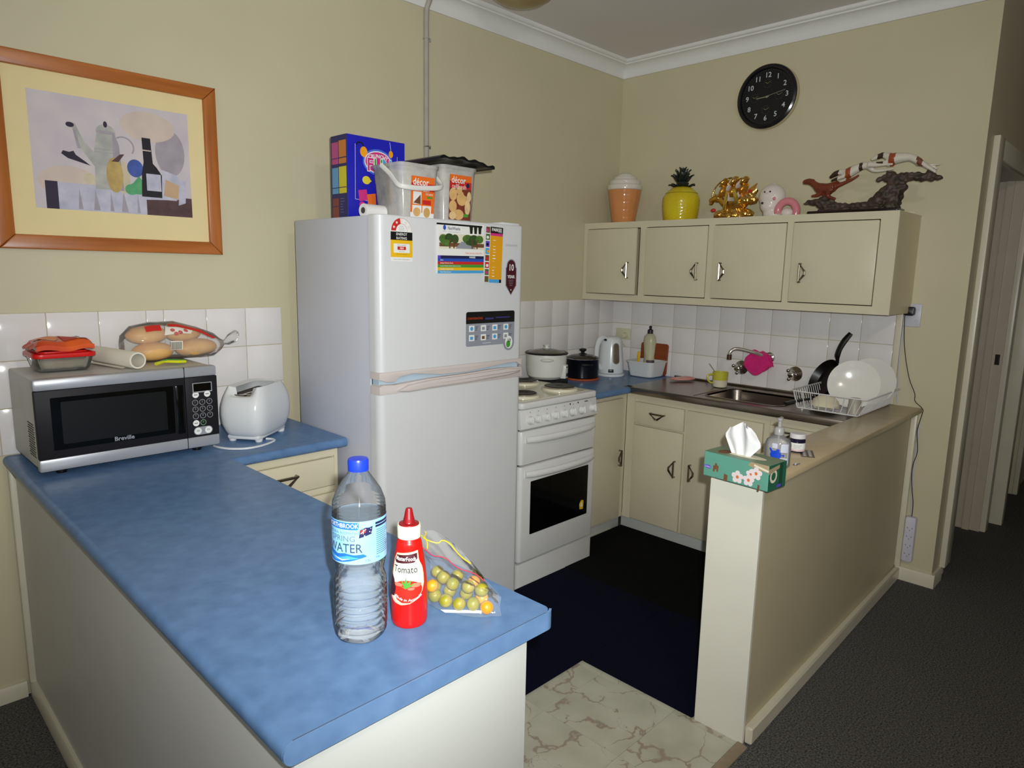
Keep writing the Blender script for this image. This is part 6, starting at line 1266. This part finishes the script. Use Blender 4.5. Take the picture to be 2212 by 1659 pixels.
# running dogs sculpture
dg_ = thing('dog_sculpture', 'resin sculpture of three hounds leaping over a dark branch', 'sculpture', (-.258, -1.537, CT))
m_bark = M('bark_dark', (40, 34, 26), .55, c2=(84, 66, 56), scale=30, bump=.8, bscale=60, detail=8); m_pbase = M('plinth_dark_gloss', (24, 12, 10), .15)
B().box((-.312, -1.722, CT), (-.205, -1.332, CT+.014), 0, .003).build('plinth', m_pbase, dg_)
SH = -.0
def G(p, dx=0): return (-.258+dx, -2.686+(p[0]+2.686)*.9687, 1.477+(p[1]-1.477)*.9687)
b = B().tube([G(p) for p in [(-1.241, 1.834), (-1.271, 1.842), (-1.324, 1.837), (-1.37, 1.82), (-1.443, 1.805), (-1.53, 1.803), (-1.60, 1.80)]], [.005, .010, .020, .024, .022, .024, .03], 10, sub=4)
b.tube([G(p) for p in [(-1.563, 1.806), (-1.594, 1.832), (-1.625, 1.862), (-1.654, 1.890), (-1.681, 1.918)]], [.03, .036, .036, .034, .028], 10, sub=4).tube([G(p) for p in [(-1.647, 1.798), (-1.66, 1.838), (-1.673, 1.868), (-1.688, 1.905)]], [.04, .028, .026, .024], 10, sub=4)
b.tube([G(p) for p in [(-1.577, 1.926), (-1.611, 1.931), (-1.667, 1.927), (-1.73, 1.930), (-1.776, 1.924), (-1.846, 1.915)]], [.006, .015, .022, .018, .020, .005], 10, sub=4)
b.tube([G(p) for p in [(-1.612, 1.965), (-1.633, 1.946), (-1.66, 1.93)]], [.006, .014, .018], 8, sub=3).tube([G(p) for p in [(-1.783, 1.955), (-1.79, 1.934), (-1.80, 1.922)]], [.008, .016, .018], 8, sub=3).tube([G(p) for p in [(-1.30, 1.845), (-1.34, 1.852), (-1.39, 1.835)]], [.008, .014, .012], 8, sub=3)
b.box((-.295, -1.69, CT+.010), (-.222, -1.37, CT+.022)).tube([G(p) for p in [(-1.69, 1.84), (-1.66, 1.82)]], [.006, .02], 8)
fuse(b, 'branch', m_bark, dg_, .0045, 2, noise=.010, nscale=55)
def spots(name, base, spot, ys):
    m = bpy.data.materials.new(name); m.use_nodes = True; nt = m.node_tree; N = nt.nodes; L = nt.links; p = N['Principled BSDF']; p.inputs['Roughness'].default_value = .3
    tc = N.new('ShaderNodeTexCoord'); sx = N.new('ShaderNodeSeparateXYZ'); L.new(tc.outputs['Object'], sx.inputs[0]); nz = N.new('ShaderNodeTexNoise'); nz.inputs['Scale'].default_value = 60; L.new(tc.outputs['Object'], nz.inputs['Vector'])
    ad = N.new('ShaderNodeMath'); ad.operation = 'MULTIPLY_ADD'; L.new(nz.outputs['Fac'], ad.inputs[0]); ad.inputs[1].default_value = .016; L.new(sx.outputs['Y'], ad.inputs[2])
    rg = N.new('ShaderNodeValToRGB'); mr = N.new('ShaderNodeMapRange'); mr.inputs[1].default_value = -.4; mr.inputs[2].default_value = .4; L.new(ad.outputs[0], mr.inputs[0]); L.new(mr.outputs[0], rg.inputs[0]); rg.color_ramp.interpolation = 'CONSTANT'
    st_ = sorted(ys); e = rg.color_ramp.elements; e[0].color = (*lin(base), 1); e.remove(e[1])
    for a, c, col in st_:
        q = e.new((a+.4)/.8); q.color = (*lin(col), 1); q = e.new((c+.4)/.8); q.color = (*lin(base), 1)
    L.new(rg.outputs[0], p.inputs['Base Color']); return m
br_ = (150, 70, 34); dk = (58, 36, 24)
m_d3 = spots('hound_white_upper', (206, 200, 184), br_, [(-.245, -.222, (120, 70, 50)), (-.135, -.112, br_), (-.085, -.062, dk)]); m_d2 = spots('hound_white_middle', (206, 200, 184), br_, [(-.005, .010, dk), (.045, .068, br_), (.098, .160, dk)]); m_d1 = M('hound_brown', (128, 60, 36), .3, c2=(96, 40, 26), scale=14)
def dog(name, label, m, parts):
    b = B()
    for pts, rad in parts: b.tube([G(p[:2], p[2] if len(p) > 2 else 0) for p in pts], [q*1.2 for q in rad], 10, sub=4)
    o = fuse(b, name, m, dg_, .0032, 4); o['label'] = label
dog('hound', 'white hound with brown patches leaping over the branch', m_d3, [([(-1.541, 2.020), (-1.569, 2.030), (-1.592, 2.034), (-1.613, 2.028), (-1.637, 2.016), (-1.673, 2.018), (-1.710, 2.014), (-1.741, 1.994)], [.005, .010, .010, .014, .022, .018, .014, .013]), ([(-1.741, 1.996, -.006), (-1.771, 1.974, -.008), (-1.816, 1.941, -.006)], [.013, .008, .005]), ([(-1.736, 1.990, .008), (-1.768, 1.977, .01), (-1.800, 1.966, .008), (-1.818, 1.956, .006)], [.012, .007, .005, .004]), ([(-1.751, 1.99), (-1.786, 1.977), (-1.83, 1.973)], [.006, .004, .003]), ([(-1.571, 2.036), (-1.593, 2.046)], [.006, .004]), ([(-1.630, 2.006, -.008), (-1.595, 2.0, -.01), (-1.535, 2.004, -.008)], [.010, .006, .004]), ([(-1.632, 2.004, .008), (-1.612, 1.990, .01), (-1.641, 1.988, .008)], [.010, .006, .004])])
dog('hound', 'white hound with brown patches following in the middle', m_d2, [([(-1.361, 1.952), (-1.385, 1.968), (-1.405, 1.975), (-1.423, 1.974), (-1.447, 1.970), (-1.478, 1.984), (-1.508, 1.995), (-1.535, 1.996)], [.005, .011, .010, .012, .020, .017, .014, .013]), ([(-1.535, 1.998, -.008), (-1.579, 1.992, -.01), (-1.641, 1.991, -.01)], [.012, .007, .004]), ([(-1.532, 1.991, .006), (-1.565, 1.969, .008), (-1.643, 1.972, .004)], [.012, .007, .004]), ([(-1.446, 1.960, -.008), (-1.415, 1.949, -.01), (-1.373, 1.936, -.01)], [.011, .007, .005]), ([(-1.450, 1.956, .008), (-1.427, 1.938, .008), (-1.392, 1.924, .006)], [.010, .006, .005]), ([(-1.388, 1.975), (-1.412, 1.987)], [.006, .004])])
dog('hound', 'reddish brown hound in front of the other two', m_d1, [([(-1.235, 1.940), (-1.262, 1.942), (-1.280, 1.934), (-1.297, 1.922), (-1.322, 1.906), (-1.355, 1.906), (-1.390, 1.910)], [.008, .013, .012, .014, .022, .018, .019]), ([(-1.397, 1.913), (-1.432, 1.924), (-1.466, 1.938), (-1.495, 1.955)], [.011, .007, .006, .004]), ([(-1.33, 1.890, -.006), (-1.318, 1.874, -.008), (-1.285, 1.870, -.008)], [.012, .008, .005]), ([(-1.372, 1.895, -.006), (-1.362, 1.866, -.008), (-1.401, 1.850, -.006)], [.016, .008, .005]), ([(-1.345, 1.888, .006), (-1.342, 1.862, .008), (-1.327, 1.846, .008)], [.014, .009, .006]), ([(-1.385, 1.905, .006), (-1.40, 1.935, .006)], [.014, .008]), ([(-1.267, 1.950), (-1.290, 1.946)], [.006, .004])])
